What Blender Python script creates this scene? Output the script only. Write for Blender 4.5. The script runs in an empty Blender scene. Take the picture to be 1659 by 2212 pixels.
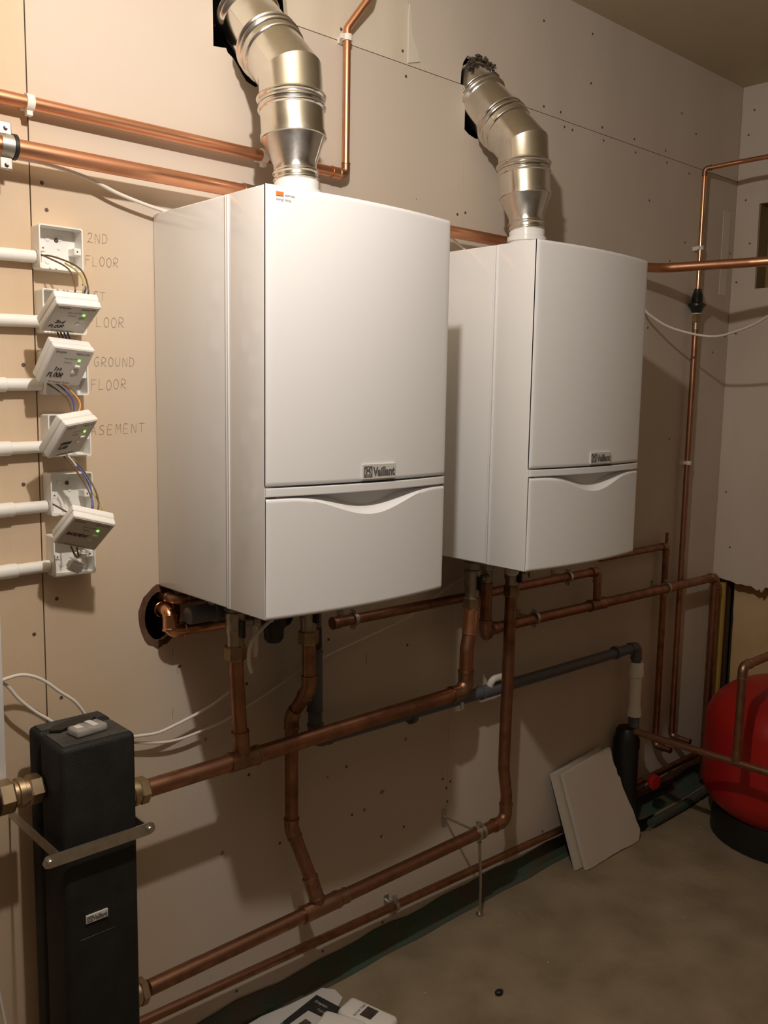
import bpy, bmesh, math, random
from mathutils import Vector, Matrix, Euler
from mathutils.geometry import tessellate_polygon
random.seed(7)
scene = bpy.context.scene
col = scene.collection
PI = math.pi

# ---------------------------------------------------------------- camera
cam_data = bpy.data.cameras.new('camera')
cam_data.sensor_fit = 'VERTICAL'
cam_data.sensor_height = 36.0
cam_data.lens = 1965.1 * 36.0 / 2212.0
cam_data.clip_start = 0.02
cam = bpy.data.objects.new('camera', cam_data)
col.objects.link(cam)
yaw, pitch, roll = math.radians(42.70), math.radians(-7.37), math.radians(0.94)
fw = Vector((math.sin(yaw)*math.cos(pitch), math.cos(yaw)*math.cos(pitch), math.sin(pitch)))
r0 = Vector((math.cos(yaw), -math.sin(yaw), 0)); u0 = r0.cross(fw)
rt = r0*math.cos(roll) + u0*math.sin(roll); up = -r0*math.sin(roll) + u0*math.cos(roll)
m = Matrix((rt, up, -fw)).transposed().to_4x4()
m.translation = Vector((-0.8815, -1.6175, 1.4344))
cam.matrix_world = m
scene.camera = cam

# ---------------------------------------------------------------- light, world, exposure
world = bpy.data.worlds.new('world'); scene.world = world
world.use_nodes = True
world.node_tree.nodes['Background'].inputs[0].default_value = (0.02, 0.018, 0.015, 1)
world.node_tree.nodes['Background'].inputs[1].default_value = 0.2
ld = bpy.data.lights.new('ceiling_bulb_light', 'POINT')
ld.energy = 45.0
ld.color = (1.0, 0.922, 0.855)
ld.shadow_soft_size = 0.022
lamp_light = bpy.data.objects.new('ceiling_bulb_light', ld)
lamp_light.location = (-0.2951, -0.9441, 2.2319)
col.objects.link(lamp_light)
scene.view_settings.view_transform = 'Standard'
scene.view_settings.look = 'None'
scene.view_settings.gamma = 1.0
scene.view_settings.use_curve_mapping = False
scene.view_settings.exposure = 0.0

# ---------------------------------------------------------------- materials
def mat(name, color, rough=0.5, metal=0.0, spec=0.5, c2=None, scale=8.0, bump=0.0, bscale=60.0,
        lo=0.35, hi=0.7, emit=None, estr=0.0, coat=0.0, alpha=1.0, rough2=None, detail=4.0, stretch=None):
    mt = bpy.data.materials.new(name); mt.use_nodes = True
    nt = mt.node_tree; b = nt.nodes['Principled BSDF']
    b.inputs['Base Color'].default_value = (*color, 1)
    b.inputs['Roughness'].default_value = rough
    b.inputs['Metallic'].default_value = metal
    b.inputs['Specular IOR Level'].default_value = spec
    b.inputs['Coat Weight'].default_value = coat
    b.inputs['Coat Roughness'].default_value = 0.12
    if alpha < 1: b.inputs['Alpha'].default_value = alpha
    if emit:
        b.inputs['Emission Color'].default_value = (*emit, 1); b.inputs['Emission Strength'].default_value = estr
    g = nt.nodes.new('ShaderNodeNewGeometry')
    src = g.outputs['Position']
    if stretch:
        mp = nt.nodes.new('ShaderNodeMapping'); mp.inputs['Scale'].default_value = stretch
        nt.links.new(src, mp.inputs[0]); src = mp.outputs[0]
    if c2:
        n = nt.nodes.new('ShaderNodeTexNoise'); n.inputs['Scale'].default_value = scale; n.inputs['Detail'].default_value = detail
        nt.links.new(src, n.inputs['Vector'])
        r = nt.nodes.new('ShaderNodeValToRGB')
        r.color_ramp.elements[0].position = lo; r.color_ramp.elements[0].color = (*color, 1)
        r.color_ramp.elements[1].position = hi; r.color_ramp.elements[1].color = (*c2, 1)
        nt.links.new(n.outputs['Fac'], r.inputs[0]); nt.links.new(r.outputs[0], b.inputs['Base Color'])
        if rough2 is not None:
            q = nt.nodes.new('ShaderNodeMapRange'); q.inputs['From Min'].default_value = lo; q.inputs['From Max'].default_value = hi
            q.inputs['To Min'].default_value = rough; q.inputs['To Max'].default_value = rough2
            nt.links.new(n.outputs['Fac'], q.inputs[0]); nt.links.new(q.outputs[0], b.inputs['Roughness'])
    if bump:
        n2 = nt.nodes.new('ShaderNodeTexNoise'); n2.inputs['Scale'].default_value = bscale; n2.inputs['Detail'].default_value = 5
        nt.links.new(g.outputs['Position'], n2.inputs['Vector'])
        bp = nt.nodes.new('ShaderNodeBump'); bp.inputs['Strength'].default_value = bump; bp.inputs['Distance'].default_value = 0.004
        nt.links.new(n2.outputs['Fac'], bp.inputs['Height']); nt.links.new(bp.outputs[0], b.inputs['Normal'])
    return mt

M = {}
M['board'] = mat('plasterboard_paper', (0.585, 0.50, 0.41), 0.85, c2=(0.65, 0.565, 0.475), scale=3.5, bump=0.10, bscale=220, stretch=(1, 1, 0.35))
M['board_tan'] = mat('plasterboard_tan', (0.60, 0.44, 0.285), 0.85, c2=(0.66, 0.515, 0.37), scale=4.0, bump=0.10, bscale=200, stretch=(1.6, 1, 0.5))
M['board_cream'] = mat('plasterboard_cream', (0.60, 0.51, 0.39), 0.8, c2=(0.70, 0.62, 0.50), scale=3.0, bump=0.12, bscale=180, stretch=(2.0, 1, 0.3), lo=0.3, hi=0.6)
M['board_core'] = mat('gypsum_core', (0.60, 0.56, 0.50), 0.95, bump=0.4, bscale=90)
M['ceiling'] = mat('ceiling_board', (0.50, 0.43, 0.29), 0.9, c2=(0.57, 0.49, 0.34), scale=3, bump=0.1, bscale=120)
M['ochre'] = mat('old_ochre_plaster', (0.55, 0.36, 0.17), 0.85, c2=(0.66, 0.47, 0.25), scale=5, bump=0.3, bscale=40)
M['concrete'] = mat('dusty_concrete', (0.215, 0.165, 0.10), 0.9, c2=(0.315, 0.245, 0.16), scale=7, detail=9, bump=0.5, bscale=45, lo=0.32, hi=0.68)
M['room_dark'] = mat('dark_unseen_walls', (0.19, 0.16, 0.14), 0.95, c2=(0.26, 0.22, 0.19), scale=6)  # unseen walls, their colour set dark to cut bounced light in the room
M['board_blend'] = mat('plasterboard_aged', (0.585, 0.50, 0.41), 0.85)
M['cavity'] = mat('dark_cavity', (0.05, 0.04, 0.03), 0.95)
M['white'] = mat('white_enamel', (0.83, 0.825, 0.83), 0.22, spec=0.5, bump=0.02, bscale=900)
M['white_side'] = mat('white_coated_steel', (0.80, 0.79, 0.78), 0.12, spec=0.5)
M['seam'] = mat('shadow_gap_plastic', (0.30, 0.29, 0.29), 0.6)
M['pvc'] = mat('white_pvc', (0.84, 0.82, 0.77), 0.35)
M['recv'] = mat('white_abs', (0.87, 0.84, 0.79), 0.4)
M['recv_face'] = mat('grey_label_face', (0.66, 0.62, 0.56), 0.45)
M['clip'] = mat('translucent_nylon', (0.80, 0.76, 0.68), 0.4)
M['copper'] = mat('copper', (0.80, 0.40, 0.235), 0.34, 1.0, c2=(0.52, 0.25, 0.14), scale=22, rough2=0.55, lo=0.4, hi=0.75, stretch=(0.35, 1, 1))
M['copper_bright'] = mat('bright_copper', (0.92, 0.48, 0.28), 0.2, 1.0, c2=(0.66, 0.33, 0.19), scale=15)
M['copper_old'] = mat('oxidised_copper', (0.40, 0.205, 0.125), 0.38, 1.0, c2=(0.24, 0.125, 0.08), scale=30, rough2=0.55, lo=0.38, hi=0.72)
M['copper_mid'] = mat('weathered_copper', (0.48, 0.24, 0.145), 0.36, 1.0, c2=(0.30, 0.155, 0.10), scale=26, rough2=0.55, lo=0.38, hi=0.72)
M['solder'] = mat('tarnished_solder_copper', (0.42, 0.25, 0.155), 0.42, 1.0, c2=(0.30, 0.16, 0.10), scale=40)
M['brass'] = mat('brass', (0.56, 0.43, 0.27), 0.42, 1.0, c2=(0.42, 0.31, 0.19), scale=30)
M['brass_dull'] = mat('tarnished_brass', (0.44, 0.33, 0.20), 0.42, 1.0, c2=(0.30, 0.21, 0.12), scale=35)
M['chrome'] = mat('dull_nickel', (0.46, 0.42, 0.36), 0.38, 1.0, c2=(0.36, 0.32, 0.27), scale=30)
M['galv'] = mat('galvanised_steel', (0.62, 0.60, 0.55), 0.42, 1.0, c2=(0.50, 0.48, 0.44), scale=50)
M['flue'] = mat('stainless_steel', (0.80, 0.775, 0.73), 0.16, 1.0, c2=(0.66, 0.63, 0.58), scale=14, rough2=0.33, lo=0.42, hi=0.7)
M['blackfoam'] = mat('black_foam', (0.010, 0.010, 0.009), 0.65, spec=0.35, bump=0.3, bscale=300, c2=(0.017, 0.016, 0.015), scale=20)
M['dusty'] = mat('dusty_black_foam', (0.035, 0.033, 0.03), 0.85, c2=(0.10, 0.09, 0.075), scale=18, lo=0.4, hi=0.75, detail=8, bump=0.4, bscale=200)
M['black'] = mat('black_plastic', (0.012, 0.011, 0.010), 0.45)
M['greypvc'] = mat('grey_waste_plastic', (0.11, 0.115, 0.13), 0.45)
M['cable'] = mat('white_cable_sheath', (0.78, 0.73, 0.66), 0.45)
M['brownw'] = mat('brown_wire', (0.14, 0.075, 0.035), 0.45)
M['bluew'] = mat('blue_wire', (0.05, 0.08, 0.32), 0.45)
M['yellww'] = mat('yellow_green_wire', (0.42, 0.40, 0.09), 0.45)
M['orangew'] = mat('orange_wire', (0.75, 0.33, 0.10), 0.45)
M['red'] = mat('red_enamel', (0.42, 0.012, 0.010), 0.38, c2=(0.35, 0.010, 0.010), scale=6)
M['yellow'] = mat('yellow_pipe_coating', (0.42, 0.27, 0.06), 0.5)
M['timber'] = mat('dark_timber', (0.10, 0.065, 0.035), 0.8, c2=(0.16, 0.105, 0.06), scale=20, stretch=(4, 4, 0.4))
M['timber_light'] = mat('yellowed_timber', (0.33, 0.23, 0.10), 0.7, c2=(0.26, 0.17, 0.07), scale=14, stretch=(1, 4, 0.4))
M['membrane'] = mat('green_membrane', (0.050, 0.095, 0.066), 0.6, c2=(0.09, 0.072, 0.048), scale=9, lo=0.38, hi=0.62)
M['pencil'] = mat('pencil_mark', (0.36, 0.28, 0.21), 0.8)
M['marker'] = mat('black_marker', (0.03, 0.025, 0.02), 0.6)
M['print'] = mat('grey_print', (0.25, 0.23, 0.22), 0.6)
M['faint'] = mat('faint_print', (0.42, 0.39, 0.35), 0.6)
M['orange'] = mat('orange_sticker', (0.75, 0.18, 0.03), 0.5)
M['badge'] = mat('badge_silver', (0.62, 0.60, 0.57), 0.4)
M['badge_ink'] = mat('badge_ink', (0.13, 0.12, 0.12), 0.5)
M['led'] = mat('green_led', (0.1, 0.8, 0.1), 0.4, emit=(0.25, 1.0, 0.12), estr=2.2)
M['clear'] = mat('cloudy_clear_plastic', (0.50, 0.47, 0.43), 0.15, alpha=0.55)
M['stain'] = mat('rust_brown_stain', (0.075, 0.032, 0.016), 0.85, c2=(0.15, 0.075, 0.04), scale=30)
M['screw'] = mat('screw_head', (0.10, 0.07, 0.05), 0.6)
M['darkpaper'] = mat('black_glossy_leaflet', (0.03, 0.03, 0.03), 0.35)
M['cyan'] = mat('blue_print', (0.03, 0.25, 0.42), 0.4)
M['paper'] = mat('white_paper', (0.66, 0.63, 0.60), 0.6)
M['darkrust'] = mat('soot_brown_rust', (0.05, 0.035, 0.028), 0.9, c2=(0.10, 0.075, 0.058), scale=40)
M['valve_black'] = mat('valve_black', (0.02, 0.025, 0.02), 0.35)
M['scuff'] = mat('brown_scuff', (0.33, 0.24, 0.17), 0.85)
M['crumb'] = mat('plaster_crumbs', (0.36, 0.31, 0.24), 0.9)
M['smear'] = mat('torn_board_paper', (0.68, 0.62, 0.52), 0.9)

def blend_x(mt, ca, cb, x0, x1):
    """paper aged to tan at one end of the sheet: colour runs from ca at x0 to cb at x1, edge broken by noise"""
    nt = mt.node_tree; b = nt.nodes['Principled BSDF']; g = nt.nodes.new('ShaderNodeNewGeometry')
    sp = nt.nodes.new('ShaderNodeSeparateXYZ'); nt.links.new(g.outputs['Position'], sp.inputs[0])
    n = nt.nodes.new('ShaderNodeTexNoise'); n.inputs['Scale'].default_value = 5; nt.links.new(g.outputs['Position'], n.inputs['Vector'])
    ma = nt.nodes.new('ShaderNodeMath'); ma.operation = 'MULTIPLY_ADD'; nt.links.new(n.outputs['Fac'], ma.inputs[0]); ma.inputs[1].default_value = 0.25
    nt.links.new(sp.outputs['X'], ma.inputs[2])
    mr = nt.nodes.new('ShaderNodeMapRange'); mr.inputs['From Min'].default_value = x0+0.125; mr.inputs['From Max'].default_value = x1+0.125
    zr = nt.nodes.new('ShaderNodeMapRange'); zr.inputs['From Min'].default_value = 1.70; zr.inputs['From Max'].default_value = 2.0; zr.inputs['To Max'].default_value = 0.30
    nt.links.new(sp.outputs['Z'], zr.inputs[0]); ad = nt.nodes.new('ShaderNodeMath'); nt.links.new(ma.outputs[0], ad.inputs[0]); nt.links.new(zr.outputs[0], ad.inputs[1])
    nt.links.new(ad.outputs[0], mr.inputs[0])
    mx = nt.nodes.new('ShaderNodeMix'); mx.data_type = 'RGBA'; nt.links.new(mr.outputs[0], mx.inputs['Factor'])
    mx.inputs['A'].default_value = (*ca, 1); mx.inputs['B'].default_value = (*cb, 1)
    nt.links.new(mx.outputs['Result'], b.inputs['Base Color'])
blend_x(M['board_blend'], (0.62, 0.475, 0.33), (0.61, 0.525, 0.435), -0.16, 0.10)

# ---------------------------------------------------------------- object helpers
def obj(name, bm, mt, parent=None, smooth=False, angle=0.6):
    me = bpy.data.meshes.new(name)
    bmesh.ops.recalc_face_normals(bm, faces=bm.faces)
    bm.to_mesh(me); bm.free()
    if smooth:
        for p in me.polygons: p.use_smooth = True
        me.set_sharp_from_angle(angle=angle)
    me.materials.append(mt)
    o = bpy.data.objects.new(name, me); col.objects.link(o)
    if parent is not None:
        o.parent = parent
        o.matrix_parent_inverse = Matrix.Identity(4)
        o.location = -parent_world(parent)
    return o
ORIGIN = {}
def parent_world(p):
    return ORIGIN.get(p.name, Vector((0, 0, 0)))
def tag(o, label=None, cat=None, group=None, kind=None):
    if label: o['label'] = label
    if cat: o['category'] = cat
    if group: o['group'] = group
    if kind: o['kind'] = kind
    return o
def thing(name, label, cat, loc=(0, 0, 0), group=None):
    """Empty at the thing's base. Its parts are given in world coordinates; obj() offsets them."""
    o = bpy.data.objects.new(name, None); col.objects.link(o)
    o.empty_display_size = 0.05
    o.location = loc; ORIGIN[o.name] = Vector(loc)
    return tag(o, label, cat, group)
def struct(name, loc=(0, 0, 0)):
    o = bpy.data.objects.new(name, None); col.objects.link(o)
    o.location = loc; ORIGIN[o.name] = Vector(loc); o['kind'] = 'structure'
    return o
def subobj(name, bm, mt, part, smooth=False):
    """a sub-part: part meshes keep world coordinates in their own vertices, so no offset is needed"""
    o = obj(name, bm, mt, None, smooth)
    o.parent = part
    return o
def BM(): return bmesh.new()

def box(bm, a, b, bev=0.0, seg=2):
    x0, y0, z0 = [min(p, q) for p, q in zip(a, b)]; x1, y1, z1 = [max(p, q) for p, q in zip(a, b)]
    vs = [bm.verts.new(v) for v in ((x0,y0,z0),(x1,y0,z0),(x1,y1,z0),(x0,y1,z0),(x0,y0,z1),(x1,y0,z1),(x1,y1,z1),(x0,y1,z1))]
    fs = [bm.faces.new([vs[i] for i in f]) for f in ((0,3,2,1),(4,5,6,7),(0,1,5,4),(1,2,6,5),(2,3,7,6),(3,0,4,7))]
    if bev > 0:
        es = set(e for f in fs for e in f.edges)
        bmesh.ops.bevel(bm, geom=list(es), offset=bev, segments=seg, profile=0.5, affect='EDGES')
    return bm

def frame_from(axis):
    z = Vector(axis).normalized()
    h = Vector((0, 0, 1)) if abs(z.z) < 0.9 else Vector((1, 0, 0))
    x = h.cross(z).normalized(); y = z.cross(x)
    return x, y, z

def lathe(bm, origin, axis, profile, seg=32, cap=True):
    """profile: list of (distance along axis, radius)"""
    x, y, z = frame_from(axis); o = Vector(origin)
    rings = []
    for t, r in profile:
        rings.append([bm.verts.new(o + z*t + (x*math.cos(a) + y*math.sin(a))*r) for a in (2*PI*i/seg for i in range(seg))])
    for A, B in zip(rings, rings[1:]):
        for i in range(seg):
            bm.faces.new((A[i], A[(i+1) % seg], B[(i+1) % seg], B[i]))
    if cap:
        bm.faces.new(rings[0][::-1]); bm.faces.new(rings[-1])
    return bm

def hexnut(bm, origin, axis, t0, t1, r):
    return lathe(bm, origin, axis, [(t0, r*0.93), (t0+(t1-t0)*0.12, r), (t1-(t1-t0)*0.12, r), (t1, r*0.93)], seg=6)

def fillet(pts, R, n=8):
    pts = [Vector(p) for p in pts]; out = [pts[0]]
    for i in range(1, len(pts)-1):
        p = pts[i]; a = (pts[i-1]-p); b = (pts[i+1]-p); la, lb = a.length, b.length
        a.normalize(); b.normalize(); ang = a.angle(b)
        if ang > PI-0.03: out.append(p); continue
        d = min(R/math.tan(ang/2), la*0.45, lb*0.45); rr = d*math.tan(ang/2)
        s, e = p+a*d, p+b*d
        c = p + (a+b).normalized()*(rr/math.sin(ang/2))
        v0, v1 = s-c, e-c; tot = v0.angle(v1); ax = v0.cross(v1).normalized()
        for k in range(n+1): out.append(c + Matrix.Rotation(tot*k/n, 3, ax) @ v0)
    out.append(pts[-1]); return out

def tube(bm, pts, r, seg=14, cap=True, radii=None):
    pts = [Vector(p) for p in pts]; n = len(pts); rings = []
    t0 = (pts[1]-pts[0]).normalized(); x, y, z = frame_from(t0); prev = t0
    for i, p in enumerate(pts):
        if i == 0: t = t0
        elif i == n-1: t = (pts[-1]-pts[-2]).normalized()
        else: t = ((pts[i+1]-p).normalized() + (p-pts[i-1]).normalized()).normalized()
        q = prev.rotation_difference(t); x = q @ x; y = q @ y; prev = t
        rr = radii[i] if radii else r
        rings.append([bm.verts.new(p + (x*math.cos(a) + y*math.sin(a))*rr) for a in (2*PI*k/seg for k in range(seg))])
    for A, B in zip(rings, rings[1:]):
        for i in range(seg): bm.faces.new((A[i], A[(i+1) % seg], B[(i+1) % seg], B[i]))
    if cap: bm.faces.new(rings[0][::-1]); bm.faces.new(rings[-1])
    return bm

def spline(pts, n=6):
    P = [Vector(p) for p in pts]; P = [P[0]*2-P[1]] + P + [P[-1]*2-P[-2]]; out = []
    for i in range(1, len(P)-2):
        for k in range(n):
            t = k/n
            out.append(0.5*((2*P[i]) + (P[i+1]-P[i-1])*t + (2*P[i-1]-5*P[i]+4*P[i+1]-P[i+2])*t*t + (3*P[i]-P[i-1]-3*P[i+1]+P[i+2])*t**3))
    out.append(P[-2]); return out

def prism(bm, outer, holes, to3, t0, t1):
    """polygon with holes extruded between depths t0 and t1; to3(u, v, t) -> point"""
    loops = [outer] + list(holes)
    flat = [p for L in loops for p in L]
    tris = tessellate_polygon([[Vector((p[0], p[1], 0)) for p in L] for L in loops])
    A = [bm.verts.new(to3(p[0], p[1], t0)) for p in flat]; B = [bm.verts.new(to3(p[0], p[1], t1)) for p in flat]
    for a, b, c in tris:
        try: bm.faces.new((A[a], A[b], A[c])); bm.faces.new((B[c], B[b], B[a]))
        except ValueError: pass
    k = 0
    for L in loops:
        n = len(L)
        for i in range(n):
            j = (i+1) % n; bm.faces.new((A[k+i], A[k+j], B[k+j], B[k+i]))
        k += n
    return bm

def jag(p, q, n, amp):
    out = []
    for i in range(n):
        t = i/n; a = random.uniform(-amp, amp) if i else 0
        dx, dy = q[0]-p[0], q[1]-p[1]; L = math.hypot(dx, dy)
        out.append((p[0]+dx*t - dy/L*a, p[1]+dy*t + dx/L*a))
    return out

def text_mesh(name, s, size, mt, parent, mtx, thick=0.0003, bold=0.0, xscale=1.0, align='LEFT'):
    cu = bpy.data.curves.new(name, 'FONT'); cu.body = s; cu.size = size; cu.offset = bold; cu.extrude = thick
    cu.align_x = align; cu.resolution_u = 2
    tmp = bpy.data.objects.new('tmp', cu); col.objects.link(tmp)
    dg = bpy.context.evaluated_depsgraph_get(); dg.update()
    me = bpy.data.meshes.new_from_object(tmp.evaluated_get(dg))
    bpy.data.objects.remove(tmp); bpy.data.curves.remove(cu)
    me.transform(mtx @ Matrix.Diagonal((xscale, 1, 1, 1)))
    me.materials.clear(); me.materials.append(mt); me.name = name
    o = bpy.data.objects.new(name, me); col.objects.link(o)
    if parent is not None:
        o.parent = parent; o.location = -parent_world(parent)
    return o
# text lying on a plane facing -y (the wall direction): local x -> +x, local y -> +z
def wallmtx(x, y, z): return Matrix(((1, 0, 0, x), (0, 0, -1, y), (0, 1, 0, z), (0, 0, 0, 1)))

GLY = {'2': [[(0,.8),(.15,1),(.4,.95),(.45,.7),(.25,.35),(0,0),(.1,.05),(.55,0)]], '1': [[(.1,.8),(.25,1),(.22,0)]],
 'N': [[(0,0),(.05,1),(.5,.05),(.55,1)]], 'D': [[(0,0),(.05,1)],[(0,1),(.4,.9),(.55,.5),(.4,.1),(0,0)]],
 'F': [[(0,0),(.03,1),(.5,1)],[(.02,.55),(.4,.58)]], 'L': [[(.02,1),(0,0),(.45,.03)]],
 'O': [[(.25,1),(.05,.8),(0,.4),(.12,.05),(.35,0),(.52,.3),(.5,.75),(.25,1)]],
 'R': [[(0,0),(.04,1),(.4,.95),(.5,.72),(.35,.5),(.05,.48),(.55,0)]],
 'S': [[(.5,.9),(.3,1),(.05,.85),(.1,.6),(.4,.45),(.5,.2),(.3,0),(0,.08)]], 'T': [[(-.05,1),(.6,1)],[(.28,1),(.25,0)]],
 'G': [[(.5,.9),(.25,1),(0,.6),(.05,.15),(.3,0),(.5,.2),(.5,.45),(.28,.45)]], 'U': [[(0,1),(.02,.25),(.2,0),(.4,.1),(.5,.4),(.5,1)]],
 'B': [[(0,0),(.03,1),(.4,.9),(.4,.6),(.05,.52),(.5,.4),(.48,.1),(0,0)]], 'A': [[(0,0),(.3,1),(.55,0)],[(.12,.4),(.46,.4)]],
 'E': [[(.5,1),(.05,1),(0,0),(.5,.02)],[(.03,.52),(.4,.54)]], 'M': [[(0,0),(.08,1),(.3,.4),(.55,1),(.62,0)]],
 'n': [[(0,0),(.02,.6),(.3,.6),(.35,0)]], 'd': [[(.4,.5),(.1,.5),(.05,.05),(.38,.08),(.42,1),(.42,0)]],
 's': [[(.4,.6),(.1,.55),(.35,.25),(.05,0)]], 't': [[(.2,.9),(.18,0)],[(0,.6),(.4,.6)]]}
def strokes(s, h, adv=0.72, width=0.0011, slant=0.08, wob=0.05):
    """handwriting as thin flat ribbons in the local xy plane"""
    bm = BM(); cx = 0
    for ch in s:
        if ch == ' ': cx += adv*h*0.7; continue
        jy = random.uniform(-wob, wob)*h
        for L in GLY[ch]:
            P = [Vector((cx + (x + slant*y)*h, y*h + jy, 0)) for x, y in L]
            if len(P) > 3: P = spline(P, 3)
            for a, b in zip(P, P[1:]):
                d = (b-a)
                if d.length < 1e-6: continue
                d.normalize(); n = Vector((-d.y, d.x, 0))*width/2; e = d*width*0.3
                q = [a-n-e, b-n+e, b+n+e, a+n-e]
                A = [bm.verts.new(v) for v in q]; B = [bm.verts.new(v + Vector((0, 0, 0.00025))) for v in q]
                bm.faces.new(A[::-1]); bm.faces.new(B)
                for i in range(4): bm.faces.new((A[i], A[(i+1) % 4], B[(i+1) % 4], B[i]))
        cx += adv*h
    return bm

# ================================================================ THE ROOM
XR = 2.281; ZC = 2.513; XL = -1.95; YF = -3.1; XD = 2.36
def yw(u, v, t): return (u, t, v)      # on the back wall: u = x, v = z, t = y
wb = struct('wall_back')
G = 0.0012; GJ = 0.0008; GV = 0.0004
def sheet(outer, holes=(), mt='board', t0=0.0, t1=0.0125, parent=wb):
    return obj('plasterboard_sheet', prism(BM(), outer, holes, yw, t0, t1), M[mt], parent)
def rect(x0, z0, x1, z1): return [(x0, z0), (x1, z0), (x1, z1), (x0, z1)]
ZJ = 2.196
# left lower sheets
sheet(rect(XL, 0.0, -1.433-G, ZJ-GJ), mt='board_tan')
sheet(rect(-1.433+G, 0.0, -0.233-G, ZJ-GJ), mt='board_tan')
# flue hole 1 cuts the lower middle sheet and the upper one above it
h1 = [(-0.233+G, 0.045), (0.863-GV, 0.045), (0.863-GV, ZJ-GJ), (0.318, ZJ-GJ), (0.312, 2.14), (0.290, 2.10), (0.262, 2.062)]
h1 += [(0.235, 2.050), (0.214, 2.056), (0.205, 2.066), (0.196, 2.078), (0.184, 2.092), (0.170, 2.100), (0.166, 2.108), (0.155, 2.106), (0.137, 2.104), (0.136, ZJ-GJ), (-0.233+G, ZJ-GJ)]
elbow_hole = [(0.002 + 0.036*math.cos(a), 0.985 + 0.052*math.sin(a)) for a in (2*PI*i/18 for i in range(18))]
sheet(h1, [elbow_hole], mt='board_blend')
h2 = [(0.863+GV, 0.045), (2.063-GV, 0.045), (2.063-GV, ZJ-GJ), (0.992, ZJ-GJ), (0.985, 2.15), (0.968, 2.115), (0.940, 2.086), (0.905, 2.078), (0.878, 2.084), (0.863+GV, 2.092)]
sheet(h2, mt='board')
sheet(rect(2.063+GV, 0.045, 2.30, ZJ-GJ), mt='board')
sheet(rect(2.303, 0.045, 2.42, 0.84), mt='timber')
# upper row
sheet(rect(XL, ZJ+GJ, -0.54-G, ZC), mt='board_tan')
u1 = [(-0.54+G, ZJ+GJ), (0.136, ZJ+GJ), (0.135, 2.27), (0.139, 2.325), (0.20, 2.33), (0.30, 2.328), (0.312, 2.25), (0.318, ZJ+GJ), (0.66-GV, ZJ+GJ), (0.66-GV, ZC), (-0.54+G, ZC)]
sheet(u1, mt='board_cream')
u2 = [(0.66+GV, ZJ+GJ), (0.844, ZJ+GJ), (0.846, 2.225), (0.852, 2.248)] + jag((0.866, 2.268), (0.945, 2.276), 9, 0.004) + jag((0.945, 2.276), (0.985, 2.212), 9, 0.005) + [(0.990, ZJ+GJ), (1.19-GV, ZJ+GJ), (1.19-GV, ZC), (0.66+GV, ZC)]
sheet(u2, mt='board')
sheet(rect(1.19+GV, ZJ+GJ, 2.30, ZC), mt='board')
# cavity behind the boards, seen through the flue holes
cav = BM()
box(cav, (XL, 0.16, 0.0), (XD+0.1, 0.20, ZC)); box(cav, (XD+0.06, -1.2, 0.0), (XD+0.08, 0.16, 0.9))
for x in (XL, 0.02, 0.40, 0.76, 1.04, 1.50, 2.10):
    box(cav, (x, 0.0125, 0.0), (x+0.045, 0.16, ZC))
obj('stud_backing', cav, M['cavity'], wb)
# joint filler behind the plaster joints that are stopped up
for k, (a_, b_) in enumerate((((0.33, 0.0035, ZJ-0.006), (0.645, 0.0135, ZJ+0.006)), ((1.0, 0.0035, ZJ-0.006), (2.29, 0.0135, ZJ+0.006)),
                 ((0.858, 0.003, 0.06), (0.868, 0.0135, 2.08)), ((1.185, 0.003, ZJ+0.01), (1.195, 0.0135, ZC)), ((0.655, 0.003, ZJ+0.01), (0.665, 0.0135, ZC)))):
    obj('joint_filler', box(BM(), (a_[0], 0.0128, a_[2]), (b_[0], 0.0145, b_[2])), M['smear'], wb)
mk = BM()
for x, z, w, h in ((0.030, 0.905, .0008, .022), (0.040, 0.865, .0008, .024), (0.028, 0.775, .0007, .026), (0.105, 0.700, .004, .010), (0.560, 0.790, .0012, .034), (0.145, 0.430, .006, .012),
                   (0.70, 0.55, .007, .012), (0.56, 0.40, .006, .012), (0.62, 0.43, .010, .012), (-0.30, 1.745, .006, .0015), (0.31, 2.05, .002, .008), (0.70, 1.90, .0015, .006), (0.44, 0.52, .005, .006)):
    prism(mk, [(x+w*math.cos(a)*random.uniform(.7, 1), z+h/2*math.sin(a)*random.uniform(.8, 1)) for a in (2*PI*i/9 for i in range(9))], [], yw, -0.0004, 0.0)
o = obj('scuff_marks', mk, M['scuff'], wb); o['kind'] = 'stuff'
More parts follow.
